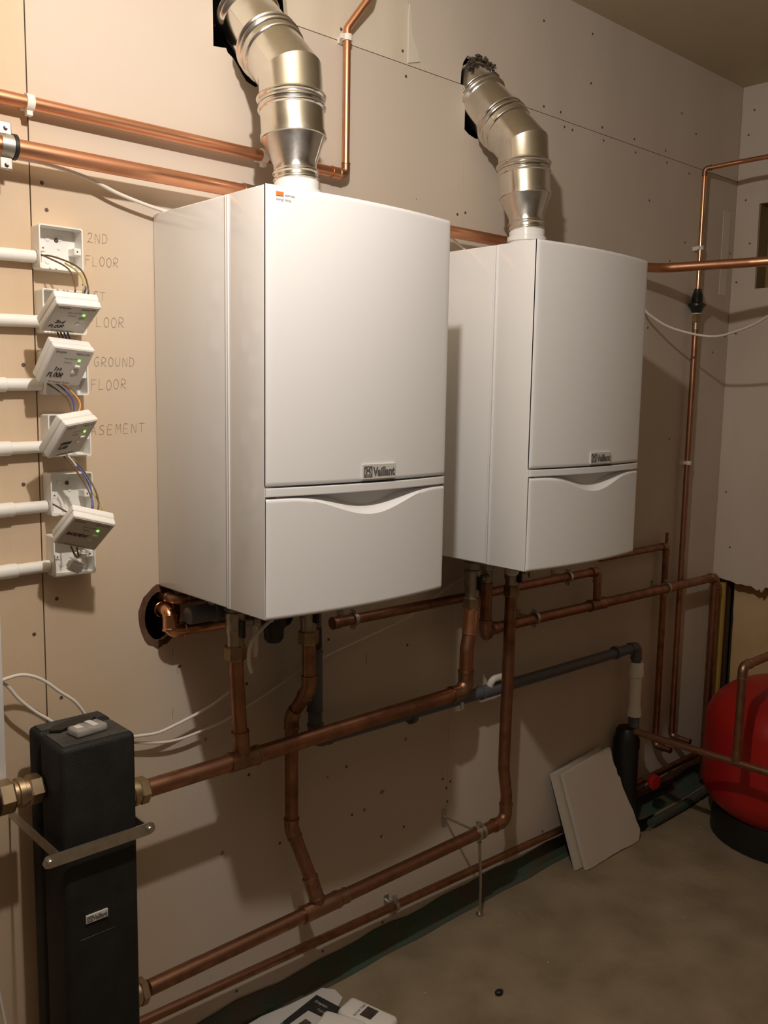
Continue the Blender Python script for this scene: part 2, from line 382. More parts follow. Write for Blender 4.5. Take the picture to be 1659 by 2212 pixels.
# screws
sc_bm = BM()
for x, z in [(1.162,2.429),(1.383,2.454),(1.386,2.322),(1.884,2.345),(1.175,2.214),(1.307,2.179),(0.845,1.885),(0.874,1.893),(0.646,2.223),(0.658,2.170),(0.461,2.221),
             (1.25,2.215),(1.27,2.18),(1.45,2.215),(1.46,2.18),(1.62,2.215),(1.63,2.178),(1.80,2.214),(1.81,2.18),(1.95,2.17),(1.72,2.05),(1.98,2.30),(1.36,1.86),(1.95,1.95),(1.75,1.66),(1.86,1.88),
             (-0.205,1.745),(-0.212,1.79),(-0.255,1.475),(-0.262,1.265),(-0.208,1.05),(-0.252,0.99),(-0.205,0.86),(0.045,0.872),(0.21,0.80),(0.44,0.86),(0.245,0.61),(0.215,0.59),(0.30,0.40),(0.52,0.40),
             (0.50,0.53),(0.86,0.37),(0.875,0.385),(0.865,0.33),(0.62,0.31),(0.70,0.31),(0.86,0.62),(0.70,0.80),(0.62,0.885),(0.845,0.40),(0.18,0.085),(0.43,0.075),(0.63,0.07),(0.76,0.09),(0.79,0.088),(0.98,0.085),(1.15,0.085),(1.30,0.10),
             (2.03,1.57),(2.05,1.35),(1.92,1.30),(2.18,1.60),(2.26,1.95),(2.26,1.66),(-0.30,2.0),(-0.28,2.12)]:
    lathe(sc_bm, (x, -0.0006, z), (0, 1, 0), [(0, 0.0034), (0.0012, 0.0042)], seg=8)
o = obj('screw_heads', sc_bm, M['screw'], wb); o['kind'] = 'stuff'
# torn paper flap at the joint, left of the second flue, and the rusty ring round the pipe hole
tp = BM(); prism(tp, [(0.662,2.20),(0.682,2.206),(0.70,2.212),(0.690,2.235),(0.674,2.262),(0.664,2.33),(0.661,2.30)], [], yw, -0.0035, 0.0)
obj('torn_paper', tp, M['smear'], wb)
rg = BM(); prism(rg, [(0.002 + (0.046+random.uniform(-.003,.003))*math.cos(a), 0.985 + (0.064+random.uniform(-.004,.004))*math.sin(a)) for a in (2*PI*i/26 for i in range(26))],
                 [[(0.002 + 0.034*math.cos(a), 0.985 + 0.050*math.sin(a)) for a in (2*PI*i/18 for i in range(18))]], yw, -0.0012, 0.0)
obj('rust_ring', rg, M['stain'], wb)
# old sealing tape in the corner
obj('joint_tape', box(BM(), (2.196, -0.0015, 1.80), (2.243, 0.0, 2.087)), M['smear'], wb)
# pencil notes
for s, x, z, h in (('2ND', -0.131, 1.699, 0.0165), ('FLOOR', -0.136, 1.658, 0.0165), ('1ST', -0.135, 1.597, 0.015), ('FLOOR', -0.133, 1.549, 0.018),
                   ('GROUND', -0.124, 1.477, 0.0165), ('FLOOR', -0.131, 1.434, 0.018), ('BASEMENT', -0.150, 1.350, 0.0175)):
    bm = strokes(s, h, adv={'FLOOR': 0.82, 'BASEMENT': 0.93}.get(s, 0.85), width=0.0009); bm.transform(wallmtx(x, -0.0002, z) @ Matrix.Rotation(math.radians(2), 4, 'Z'))
    obj('pencil_note', bm, M['pencil'], wb)

# side wall of plasterboard, its lower edge broken off, an old ochre wall behind
wr = struct('wall_right')
def xw(u, v, t): return (t, u, v)      # u = y, v = z, t = x
edge = jag((-0.001, 0.792), (-0.095, 0.768), 4, 0.004) + jag((-0.095, 0.768), (-0.165, 0.772), 4, 0.003) + [(-0.172,0.757),(-0.180,0.764),(-0.188,0.752),(-0.198,0.768)] + jag((-0.2, 0.774), (-1.2, 0.77), 14, 0.004)
side = edge + [(-1.2, 0.0), (YF, 0.0), (YF, ZC), (-0.001, ZC)]
niche = [(-0.088, 1.823), (-0.085, 2.112), (-0.40, 2.112), (-0.40, 1.823)]
obj('plasterboard_sheet', prism(BM(), side, [niche], xw, XR, XR+0.0125), M['board'], wr)
nb = BM(); box(nb, (XR+0.0125, -0.45, 1.76), (XR+0.10, -0.40, 2.18)); box(nb, (XR+0.0125, -0.085, 1.76), (XR+0.10, -0.055, 2.18))
box(nb, (XR+0.0125, -0.40, 2.112), (XR+0.10, -0.085, 2.16)); box(nb, (XR+0.0125, -0.40, 1.77), (XR+0.10, -0.085, 1.823)); box(nb, (XR+0.085, -0.45, 1.76), (XR+0.11, -0.055, 2.18))
obj('niche_lining', nb, M['timber_light'], wr)
obj('niche_post', box(BM(), (XR+0.03, -0.145, 1.823), (XR+0.06, -0.118, 2.112)), M['timber_light'], wr)
ob = BM(); prism(ob, jag((-0.062, 0.0), (-0.048, 0.9), 22, 0.0022) + [(-0.048, 0.9), (-1.2, 0.9), (-1.2, 0.0)], [], xw, XD, XD+0.035)
obj('old_plaster', ob, M['ochre'], wr)
bb = BM(); box(bb, (XD-0.03, -0.034, 0.0), (XD+0.01, -0.001, 0.80))
obj('timber_strip', bb, M['timber'], wr)
sr = BM(); box(sr, (XR, -1.24, 0.0), (XD+0.05, -1.2, 0.85)); obj('opening_cheek', sr, M['board'], wr)
hd = BM(); box(hd, (XR+0.0125, -1.2, 0.84), (XD+0.05, 0.0, 0.90)); obj('opening_head', hd, M['timber'], wr)
s2 = BM()
for y, z in [(-0.03,2.35),(-0.035,2.13),(-0.03,1.67),(-0.045,2.43),(-0.06,1.98),(-0.02,1.85),(-0.032,1.10),(-0.06,0.90)]:
    lathe(s2, (XR+0.0008, y, z), (-1, 0, 0), [(0, 0.004), (0.0015, 0.0034)], seg=8)
o = obj('screw_heads', s2, M['screw'], wr); o['kind'] = 'stuff'

for nm, a, b in (('wall_left', (XL-0.05, YF, 0), (XL, 0.0, ZC)), ('wall_front', (XL, YF-0.05, 0), (XD, YF, ZC))):
    w = struct(nm); obj('plaster', box(BM(), a, b), M['room_dark'], w)
ce = struct('ceiling'); obj('ceiling_board', box(BM(), (XL-0.05, YF-0.05, ZC), (XD+0.1, 0.2, ZC+0.04)), M['ceiling'], ce)
fl = struct('floor')
pit = [(1.60,-0.012),(1.595,-0.05),(1.64,-0.085),(1.70,-0.09),(1.745,-0.115),(1.80,-0.095),(1.86,-0.07),(1.875,-0.03),(1.86,-0.012)]
fz = lambda u, v, t: (u, v, t)
obj('concrete_slab', prism(BM(), rect(XL-0.05, YF-0.05, XD+0.05, 0.2), [pit], fz, -0.12, 0.0), M['concrete'], fl)
obj('pit_bottom', box(BM(), (1.5, -0.2, -0.16), (1.95, 0.1, -0.12)), M['cavity'], fl)
# green membrane turned up at the foot of the wall
mb = BM(); n = 60; A = []; 
for i in range(n+1):
    x = -1.2 + (2.40+1.2)*i/n; w = 0.004*math.sin(i*1.7)+0.003*math.sin(i*0.9); k = 0.02 if x > 1.75 else 0
    A.append([mb.verts.new(v) for v in ((x, -0.002, 0.058+w), (x, -0.0045, 0.058+w), (x, -0.010, 0.03+w), (x, -0.020-k+w*0.5, 0.006), (x, -0.034-k+w*0.5, 0.002), (x, -0.034-k+w*0.5, 0.0002), (x, -0.002, 0.0002))])
for P, Q in zip(A, A[1:]):
    for j in range(7): mb.faces.new((P[j], P[(j+1) % 7], Q[(j+1) % 7], Q[j]))
mb.faces.new(A[0]); mb.faces.new(A[-1][::-1])
tag(obj('floor_membrane', mb, M['membrane']), 'green plastic membrane turned up along the foot of the plasterboard wall', 'membrane')

# pendant lamp that lights the room (above the frame)
t = thing('pendant_lamp', 'bare bulb pendant holder hanging from the ceiling above the camera', 'lamp', (-0.2951, -0.9441, ZC))
obj('ceiling_rose', lathe(BM(), (-0.2951, -0.9441, ZC), (0, 0, -1), [(0, 0.045), (0.012, 0.045), (0.03, 0.018)], 24), M['pvc'], t, True)
obj('flex', lathe(BM(), (-0.2951, -0.9441, ZC-0.03), (0, 0, -1), [(0, 0.003), (0.17, 0.003)], 8), M['pvc'], t, True)
obj('lamp_holder', lathe(BM(), (-0.2951, -0.9441, ZC-0.19), (0, 0, -1), [(0, 0.006), (0.01, 0.017), (0.05, 0.019)], 20), M['pvc'], t, True)

# ================================================================ BOILERS
W, H, D, S, ZB = 0.432, 0.72, 0.3697, 0.2562, 1.047
Z1, Z2, Z3 = ZB+0.2296, ZB+0.2124, ZB+0.2093
def bow(u): return -D - 0.002 - 0.020*(1-(2*u-1)**2)
def column_slab(bm, x0, x1, n, rows):
    """rows(u) -> closed list of (y, z); joined across x"""
    R = []
    for i in range(n+1):
        u = i/n; x = x0+(x1-x0)*u; R.append([bm.verts.new((x, y, z)) for y, z in rows(u)])
    k = len(R[0])
    for P, Q in zip(R, R[1:]):
        for j in range(k): bm.faces.new((P[j], P[(j+1) % k], Q[(j+1) % k], Q[j]))
    bm.faces.new(R[0]); bm.faces.new(R[-1][::-1])
    return bm
def edge_in(u, e=0.010):
    """slight rounding of the panel's vertical edges"""
    d = min(u, 1-u)*W
    return 0.0 if d > 0.006 else 0.0020*(1-d/0.006)**2
def make_badge(par, x, y, z, w, h):
    bd = obj('badge', box(BM(), (x, y-0.0028, z), (x+w, y+0.004, z+h), 0.0006), M['badge'], par)
    d = BM(); e = h*0.10
    sz = h*0.72; x0, z0 = x+w*0.035, z+h*0.14
    prism(d, rect(x0, z0, x0+sz, z0+sz), [[(x0+sz/2+sz*0.40*math.cos(a), z0+sz/2+sz*0.43*math.sin(a)) for a in (2*PI*i/20 for i in range(20))]], yw, y-0.0032, y-0.0028)
    cxx, czz = x0+sz/2, z0+sz/2
    prism(d, [(cxx+sz*0.30*math.cos(a), czz-sz*0.06+sz*0.30*math.sin(a)) for a in (2*PI*i/18 for i in range(18))],
          [[(cxx+sz*0.16*math.cos(a), czz-sz*0.12+sz*0.14*math.sin(a)) for a in (2*PI*i/12 for i in range(12))]], yw, y-0.0032, y-0.0028)
    for s in (-1, 1):
        prism(d, [(cxx+s*sz*0.06, czz+sz*0.2), (cxx+s*sz*0.24, czz+sz*0.16), (cxx+s*sz*0.20, czz+sz*0.40), (cxx+s*sz*0.10, czz+sz*0.38)], [], yw, y-0.0032, y-0.0028)
    subobj('emblem', d, M['badge_ink'], bd)
    tm = text_mesh('lettering', 'Vaillant', h*0.80, M['badge_ink'], None, wallmtx(x+w*0.31, y-0.0030, z+h*0.22), 0.0002, bold=h*0.035, xscale=(w*0.665)/(h*0.80*3.02))
    tm.parent = bd
    return bd
def make_boiler(X, label, sticker):
    t = thing('wall_boiler', label, 'boiler', (X, 0, ZB))
    # rear casing
    obj('rear_casing', box(BM(), (X, -0.0008, ZB), (X+W, -S+0.0015, ZB+H), 0.0035, 3), M['white_side'], t, True)
    obj('casing_gap', box(BM(), (X+0.004, -S+0.003, ZB+0.004), (X+W-0.004, -S-0.003, ZB+H-0.004)), M['seam'], t)
    fc = obj('front_casing', box(BM(), (X, -S-0.0015, ZB), (X+W, -D+0.0040, ZB+H), 0.0020, 3), M['white_side'], t, True)
    # thin raised rim along both vertical edges of the gap
    for xx in (X-0.0008, X+W+0.0008):
        for yy in (-S+0.001, -S-0.001):
            s = 1 if yy > -S else -1
            obj('edge_rim', box(BM(), (xx-0.0012, yy, ZB+0.001), (xx+0.0012, yy+0.004*s, ZB+H-0.001), 0.0008, 2), M['white'], t, True)
    ln = BM()
    box(ln, (X+0.0018, -D+0.0042, ZB+0.003), (X+W-0.0018, -D+0.0024, ZB+H-0.003)); obj('front_gasket', ln, M['seam'], t)
    x0, x1 = X+0.0003, X+W-0.0003
    def front(u, z0, z1, yb=-D+0.0022, rt=0.004, rb=0.003):
        y = bow(u) + edge_in(u)
        return [(yb, z1), (y+rt, z1), (y+rt*0.3, z1-rt*0.3), (y, z1-rt), (y, z1-rt-min(0.003,(z1-z0)*0.1)), (y, z0+rb+min(0.003,(z1-z0)*0.1)), (y, z0+rb), (y+rb*0.3, z0+rb*0.3), (y+rb, z0), (yb, z0)]
    def us(fn, n=40): return fn
    up_ = BM(); column_slab_n(up_, x0, x1, lambda u: front(u, Z1+0.001, ZB+H+0.0008, rt=0.005, rb=0.005))
    obj('upper_panel', up_, M['white'], t, True, 0.5)
    st = BM(); column_slab_n(st, x0, x1, lambda u: front(u, Z2+0.0003, Z1-0.0022, rt=0.001, rb=0.001)); obj('trim_strip', st, M['white'], t, True, 0.5)
    def bump(u):
        q = (u-0.07)/0.88
        return 0.0 if q <= 0 or q >= 1 else (0.5*(1-math.cos(2*PI*q)))**1.35
    def flap(u):
        y = bow(u) + edge_in(u); b = bump(u); zt = Z3 - 0.0345*b; k = min(1, b*2.2)
        yl = min(y + 0.004 + 0.018*k, -D+0.0008)
        zl = zt + 0.0125*k
        yb = -D+0.0022
        return [(yb, zl), (yl, zl), (y+0.003+0.007*k, zt+0.0035*k-0.0003*(1-k)), (y, zt-0.003-0.001*k), (y, zt-0.007-0.001*k), (y, ZB+0.008), (y, ZB+0.004), (y+0.003, ZB+0.0005), (yb, ZB+0.0005)]
    fp = BM(); column_slab_n(fp, x0, x1, flap, n=64); obj('lower_flap', fp, M['white'], t, True, 0.9)
    hr = BM()
    column_slab(hr, X+W*0.05, X+W*0.97, 40, lambda u: [(min(bow(0.05+0.92*u)+0.0205, -D+0.0012), Z3-0.06), (min(bow(0.05+0.92*u)+0.0205, -D+0.0012), Z2), (-D+0.0020, Z2), (-D+0.0020, Z3-0.06)])
    obj('handle_recess', hr, M['white'], t, True)
    make_badge(t, X+0.194, bow(0.54)-0.0002, ZB+0.2345, 0.081, 0.0275)
    if sticker:
        sm = Matrix.Translation((X+0.0165, bow(0.038)-0.0004, ZB+0.697)) @ Matrix.Rotation(-0.158, 4, 'Z')
        b = box(BM(), (0.0, -0.0006, 0.0065), (0.0135, 0.0004, 0.0130)); b.transform(sm); sk = obj('rating_sticker', b, M['orange'], t)
        for s_, px_, pz_, sz_, mt_ in (('FROM ONE', 0.0155, 0.0070, 0.0036, 'print'), ('energy rating', 0.0, 0.0, 0.0050, 'faint')):
            tm = text_mesh('sticker_print', s_, sz_, M[mt_], None, sm @ wallmtx(px_, -0.0006, pz_), 0.0002); tm.parent = sk
    # top adaptor collar
    c = (X+0.216, -0.165, ZB+H-0.001)
    obj('flue_collar', lathe(BM(), c, (0, 0, 1), [(0, 0.050), (0.012, 0.050), (0.014, 0.043), (0.040, 0.043), (0.042, 0.0475), (0.052, 0.0475), (0.054, 0.043), (0.070, 0.043), (0.072, 0.037)], 40), M['white'], t, True)
    # base tray (dark underside with stubs)
    b = BM(); box(b, (X+0.012, -0.02, ZB-0.004), (X+W-0.012, -D+0.02, ZB+0.002)); obj('base_plate', b, M['seam'], t)
    return t
def column_slab_n(bm, x0, x1, rows, n=40):
    """like column_slab but with extra columns close to both ends so the edge rounding resolves"""
    us = [0, 0.003, 0.007, 0.014] + [0.014 + (0.972)*i/n for i in range(1, n)] + [0.986, 0.993, 0.997, 1.0]
    R = [[bm.verts.new((x0+(x1-x0)*u, y, z)) for y, z in rows(u)] for u in us]
    k = len(R[0])
    for P, Q in zip(R, R[1:]):
        for j in range(k): bm.faces.new((P[j], P[(j+1) % k], Q[(j+1) % k], Q[j]))
    bm.faces.new(R[0]); bm.faces.new(R[-1][::-1])
BX = (0.0, 0.7013)
make_boiler(BX[0], 'larger looking white wall boiler on the left with an orange sticker at its top corner', True)
make_boiler(BX[1], 'white wall boiler on the right, farther off, with no sticker on its front', False)

# ================================================================ FLUES
def bead(z, r, h=0.005, w=0.0045): return [(z-w, r), (z-w*0.5, r+h*0.8), (z, r+h), (z+w*0.5, r+h*0.8), (z+w, r)]
def make_flue(X, label):
    x, y = X+0.216, -0.165; z0 = ZB+H
    t = thing('flue_pipe', label, 'flue', (x, y, z0+0.06))
    R = 0.0612
    ax0 = Vector((0, 0.105, 1)).normalized(); o0 = Vector((x, y, z0+0.060))      # the stack leans a little toward the wall
    zz = lambda q: q-0.060
    obj('reducer', lathe(BM(), o0, ax0, [(zz(0.060), 0.0405)] + [(q, r_) for q, r_ in bead(zz(0.070), 0.0415, 0.003)] + bead(zz(0.084), 0.0415, 0.003) + [(zz(0.100), 0.0415), (zz(0.146), R-0.001), (zz(0.150), R)], 48), M['flue'], t, True, 0.8)
    obj('straight_socket', lathe(BM(), o0, ax0, [(zz(0.147), R-0.0012), (zz(0.148), R+0.0022), (zz(0.156), R+0.0022), (zz(0.157), R), (zz(0.196), R)] + bead(zz(0.204), R, 0.0045) + [(zz(0.212), R+0.001)], 48), M['flue'], t, True, 0.8)
    ze = 2.035                                    # elbow centre
    ax = Vector((0, 1, 1)).normalized()           # upper leg runs up and back into the wall
    E0 = o0 + ax0*((ze-o0.z)/ax0.z)
    # lower half of the elbow: vertical cylinder mitred at 22.5 degrees
    def mitre(bm, rings_lo, dirn, seg=48):
        """cylinder along dirn ending on the mitre plane through E"""
        E = E0; nrm = (ax0 + ax).normalized()
        d = Vector(dirn).normalized(); e1 = Vector((1, 0, 0)); e2 = d.cross(e1)
        rings = []
        for t_, r in rings_lo:
            rings.append([bm.verts.new(E + d*t_ + (e1*math.cos(a)+e2*math.sin(a))*r) for a in (2*PI*i/seg for i in range(seg))])
        last = []
        for i in range(seg):
            a = 2*PI*i/seg; p = E + (e1*math.cos(a)+e2*math.sin(a))*rings_lo[-1][1]
            last.append(bm.verts.new(p - d*((p-E).dot(nrm)/d.dot(nrm))))
        rings.append(last)
        for A_, B_ in zip(rings, rings[1:]):
            for i in range(seg): bm.faces.new((A_[i], A_[(i+1) % seg], B_[(i+1) % seg], B_[i]))
        bm.faces.new(rings[0][::-1]); bm.faces.new(rings[-1])
        return bm
    zl = -((ze-o0.z)/ax0.z) + zz(0.212)
    obj('elbow_lower', mitre(BM(), [(zl, R-0.001), (zl+0.001, R+0.003)] + [(zl+q, r) for q, r in bead(0.012, R+0.001, 0.005)] + [(zl+0.022, R)], ax0), M['flue'], t, True, 0.7)
    R2 = R-0.0005
    obj('elbow_upper', mitre(BM(), [(0.075, R2)] + [(0.075-q, r) for q, r in bead(0.006, R2, 0.004)] + [(0.060, R2)], ax), M['flue'], t, True, 0.7)
    E = E0
    pr = [(0.072, R2-0.001)] + bead(0.088, R2+0.0015, 0.005) + bead(0.103, R2+0.001, 0.005) + [(0.128, R2+0.0005), (0.180, R2)]
    obj('coupling', lathe(BM(), E, ax, pr, 48), M['flue'], t, True, 0.7)
    pr = [(0.179, R2-0.002)] + bead(0.190, R2+0.0015, 0.005) + bead(0.205, R2+0.001, 0.005) + [(0.235, R2)] + bead(0.262, R2-0.001, 0.004) + [(0.33, R2-0.001)]
    obj('wall_section', lathe(BM(), E, ax, pr, 48), M['flue'], t, True, 0.7)
    return t
make_flue(BX[0], 'shiny steel elbowed flue rising from the left boiler out through the top of the frame')
make_flue(BX[1], 'shiny steel elbowed flue rising from the right boiler into a ragged wall hole')
# soot ring of ragged mineral wool round the second flue's entry
rw = BM()
for i in range(80):
    a = random.uniform(0.15, PI*0.80); rr = 0.063+random.uniform(-0.006, 0.007)
    p = Vector((0.917+math.cos(a)*rr*1.0, -0.004+random.uniform(-0.008, 0.004), 2.188+math.sin(a)*(rr+0.022)))
    s = random.uniform(0.002, 0.0055)
    bmesh.ops.create_icosphere(rw, subdivisions=1, radius=s, matrix=Matrix.Translation(p) @ Matrix.Diagonal((1, 1, random.uniform(.5, 1.3), 1)))
o = obj('ragged_sealant', rw, M['darkrust']); tag(o, 'dark ragged sealant crumbling around the top of the right flue hole', 'sealant', kind='stuff')

# ================================================================ PIPES
def elbow_bm(p, a, b, r, R, sock):
    """fitting over a bend at p between directions to a and b"""
    p, a, b = Vector(p), Vector(a), Vector(b)
    da, db = (a-p).normalized(), (b-p).normalized(); ang = da.angle(db); d = R/math.tan(ang/2)
    L = d+sock
    pts = fillet([p+da*min(L, (a-p).length*0.98), p, p+db*min(L, (b-p).length*0.98)], R, 8)
    n = len(pts); bm = BM()
    # insert rims at both ends
    P = [pts[0], pts[0].lerp(pts[1], 0.25), pts[0].lerp(pts[1], 0.3)] + pts[1:-1] + [pts[-1].lerp(pts[-2], 0.3), pts[-1].lerp(pts[-2], 0.25), pts[-1]]
    rad = [r*1.20, r*1.20, r*1.12] + [r*1.12]*(n-2) + [r*1.12, r*1.20, r*1.20]
    return tube(bm, P, r, 16, True, rad)
def pipe(name, label, cat, pts, r, mt, R=None, fit='solder', elbows=None, group=None, straight='tube', into=None):
    """a run of pipe: one swept tube plus a fitting at every sharp bend"""
    R = R or r*2.2
    t = into or thing(name, label, cat, pts[0], group)
    obj('riser_tube' if into else straight, tube(BM(), fillet(pts, R, 8), r, 18), M[mt], t, True, 0.9)
    for i in range(1, len(pts)-1):
        if elbows is not None and i not in elbows: continue
        a, b = Vector(pts[i-1])-Vector(pts[i]), Vector(pts[i+1])-Vector(pts[i])
        if PI-a.angle(b) < 0.3: continue
        obj('elbow', elbow_bm(pts[i], pts[i-1], pts[i+1], r, R, r*1.1), M[fit], t, True, 0.7)
    return t
def sleeve(t, name, p, q, r, mt, rim=True):
    p, q = Vector(p), Vector(q); L = (q-p).length; k = min(0.004, L*0.2)
    prof = [(0, r), (k, r), (k*1.2, r*0.94), (L-k*1.2, r*0.94), (L-k, r), (L, r)] if rim else [(0, r*0.96), (k*0.4, r), (L-k*0.4, r), (L, r*0.96)]
    return obj(name, lathe(BM(), p, q-p, prof, 20), M[mt], t, True, 0.6)

# upper small pipe: along the wall, turns up and leaves through the ceiling bend
p1 = pipe('copper_pipe', 'slim copper pipe high on the wall, passing behind the left flue and turning upward', 'pipe',
     [(-1.3, -0.026, 1.911), (0.456, -0.026, 1.911), (0.456, -0.026, 2.215), (0.50, -0.05, 2.285), (0.53, -0.10, ZC-0.002)], 0.0085, 'copper', R=0.016, elbows=[1])
obj('lower_run', tube(BM(), [(-1.3, -0.026, 1.911), (0.425, -0.026, 1.911)], 0.0112, 18), M['copper'], p1, True, 0.9)
sleeve(p1, 'reducer', (0.415, -0.026, 1.911), (0.44, -0.026, 1.911), 0.0125, 'copper')
# big 28 mm pipe
p2 = pipe('copper_pipe', 'thick copper pipe running behind the tops of both boilers toward the side wall niche', 'pipe',
     [(-1.3, -0.058, 1.826), (1.56, -0.058, 1.826), (1.655, -0.10, 1.828), (1.79, -0.31, 1.840), (2.15, -1.5, 1.86)], 0.0142, 'copper', R=0.09, elbows=[])
sleeve(p2, 'coupling', (0.165, -0.058, 1.826), (0.20, -0.058, 1.826), 0.0165, 'chrome')
# P3 vertical in the corner with black valve
p3 = pipe('copper_pipe', 'thin bright copper riser right of the boilers that turns forward near the ceiling', 'pipe',
     [(2.04, -1.4, 2.206), (2.035, -0.14, 2.200), (2.004, -0.026, 2.190), (2.004, -0.026, 1.80)], 0.0078, 'copper_bright', R=0.016, elbows=[2])
v = thing('inline_valve', 'black inline valve between two copper risers in the far corner', 'valve', (2.004, -0.026, 1.70))
obj('valve_body', lathe(BM(), (2.004, -0.026, 1.722), (0, 0, 1), [(0, 0.013), (0.004, 0.017), (0.02, 0.024), (0.024, 0.029), (0.03, 0.029), (0.036, 0.019), (0.062, 0.017), (0.074, 0.012), (0.080, 0.012)], 20), M['valve_black'], v, True)
obj('lower_nut', hexnut(BM(), (2.004, -0.026, 1.690), (0, 0, 1), 0, 0.03, 0.015), M['brass'], v)
obj('white_washer', lathe(BM(), (2.004, -0.026, 1.7195), (0, 0, 1), [(0, 0.015), (0.003, 0.015)], 18), M['pvc'], v, True)
p3b = pipe('copper_pipe', 'copper riser below the black valve running down the corner to the floor', 'pipe',
     [(2.004, -0.026, 1.695), (2.002, -0.026, 1.20), (2.002, -0.026, 0.24), (2.002, -0.10, 0.24)], 0.0100, 'copper_mid', R=0.02)
sleeve(p3b, 'ring', (2.004, -0.026, 1.668), (2.004, -0.026, 1.690), 0.013, 'brass')
p4 = pipe('copper_pipe', 'copper pipe emerging behind the right boiler and dropping left of the corner riser', 'pipe',
     [(1.50, -0.028, 0.940), (1.892, -0.028, 0.940), (1.890, -0.028, 0.235), (1.890, -0.09, 0.235)], 0.0110, 'copper_old', R=0.02)
sleeve(p4, 'stub', (1.892, -0.028, 0.945), (1.892, -0.028, 0.985), 0.006, 'copper_old')
p5 = pipe('copper_pipe', 'dull copper pipes running under both boilers to the far corner, with a dropping branch', 'pipe',
     [(0.885, -0.10, 0.955), (0.885, -0.10, 0.815), (0.955, -0.058, 0.812), (2.190, -0.058, 0.800), (2.190, -0.058, 0.04)], 0.0150, 'copper_old', R=0.026)
sleeve(p5, 'tee', (1.41, -0.058, 0.808), (1.49, -0.058, 0.807), 0.0185, 'copper_old')
p5b = pipe('copper_pipe', '', 'pipe', into=p5, pts=
     [(0.418, -0.050, 0.9135), (1.450, -0.056, 0.911), (1.450, -0.058, 0.824)], r=0.0125, mt='copper_old', R=0.022)
sleeve(p5b, 'end_cap', (0.410, -0.050, 0.9135), (0.428, -0.050, 0.9135), 0.0145, 'copper_old')
# flow header
YP = -0.12
p6 = pipe('copper_header', 'thick copper header pipe rising from the black insulated separator to the right boiler', 'pipe',
     [(-0.10, YP, 0.690), (0.792, YP, 0.692), (0.792, YP, 0.80), (0.806, YP, 0.86), (0.806, YP, 0.925)], 0.0175, 'copper_mid', R=0.034)
sleeve(p6, 'tee', (0.085, YP, 0.6905), (0.155, YP, 0.6905), 0.0215, 'solder')
sleeve(p6, 'coupling', (0.800, YP, 0.838), (0.806, YP, 0.905), 0.0195, 'copper')
r1 = pipe('copper_riser', '', 'pipe', into=p6, pts=
     [(0.116, YP, 0.706), (0.112, YP, 0.760), (0.104, YP, 0.880), (0.103, YP, 0.925)], r=0.0148, mt='copper_mid', R=0.05, elbows=[])
sleeve(r1, 'socket', (0.117, YP, 0.700), (0.113, YP, 0.752), 0.0185, 'solder')
# return header
p7 = pipe('copper_header', 'thick lower copper header pipe near the floor turning up to the right boiler', 'pipe',
     [(-0.10, YP, 0.285), (0.970, YP, 0.287), (0.970, YP, 0.36), (0.955, YP, 0.44), (0.961, YP, 0.905), (0.962, YP, 0.93)], 0.0158, 'copper_old', R=0.032)
sleeve(p7, 'tee', (0.275, YP, 0.286), (0.375, YP, 0.286), 0.0205, 'solder')
sleeve(p7, 'tee_thread', (0.378, YP, 0.286), (0.402, YP, 0.286), 0.0185, 'solder')
r2 = pipe('copper_riser', '', 'pipe', into=p7, pts=
     [(0.318, YP, 0.298), (0.312, YP+0.008, 0.338), (0.287, -0.062, 0.465), (0.286, -0.062, 0.725), (0.290, YP, 0.805), (0.288, YP, 0.925)], r=0.0148, mt='copper_old', R=0.035)
sleeve(r2, 'socket', (0.317, YP+0.002, 0.308), (0.308, YP+0.017, 0.358), 0.0185, 'solder')
p8 = pipe('copper_pipe', 'thin copper pipe clipped low on the wall just above the green membrane', 'pipe',
     [(-1.2, -0.034, 0.190), (2.0, -0.034, 0.082)], 0.0108, 'copper_old')
p10 = pipe('copper_pipe', 'copper pipe crossing in front of the red expansion vessel with a tall branch', 'pipe',
     [(1.640, -0.10, 0.368), (1.640, -1.3, 0.378)], 0.0110, 'copper_old')
p10b = pipe('copper_pipe', '', 'pipe', into=p10, pts=
     [(1.640, -0.440, 0.38), (1.640, -0.440, 0.665), (2.34, -0.440, 0.668)], r=0.0128, mt='copper_old', R=0.026)
sleeve(p10b, 'tee', (1.640, -0.440, 0.372), (1.640, -0.440, 0.405), 0.0155, 'copper_old')
yp = pipe('gas_pipe', 'yellow coated pipe standing in the far corner beside the ochre plaster', 'pipe', [(2.284, -0.042, 0.0), (2.284, -0.042, 0.765)], 0.0125, 'yellow')
# pipes through the left wall hole
pe = pipe('copper_pipe', 'copper pipe elbowing out of the rusty oval wall hole under the left boiler', 'pipe',
     [(0.0, 0.06, 1.001), (0.0, -0.042, 1.001), (0.0, -0.042, 0.962), (0.22, -0.042, 0.957)], 0.0130, 'copper_bright', R=0.022, fit='copper_bright')
pipe('copper_pipe', 'upper copper pipe end entering the wall hole under the left boiler', 'pipe', [(0.012, 0.06, 1.025), (0.012, -0.045, 1.025), (0.20, -0.06, 1.024)], 0.0095, 'copper_old', R=0.02)
tr = thing('condensate_trap', 'grey plastic trap under the rear of the left boiler', 'trap', (0.02, -0.075, 1.0))
obj('trap_body', lathe(BM(), (0.020, -0.078, 0.997), (1, 0, 0), [(0, 0.016), (0.003, 0.018), (0.055, 0.018), (0.057, 0.021), (0.08, 0.021), (0.082, 0.014), (0.11, 0.014)], 20), M['greypvc'], tr, True)
obj('trap_outlet', lathe(BM(), (0.075, -0.078, 1.000), (0, 0, 1), [(0, 0.010), (0.048, 0.010)], 14), M['chrome'], tr, True)

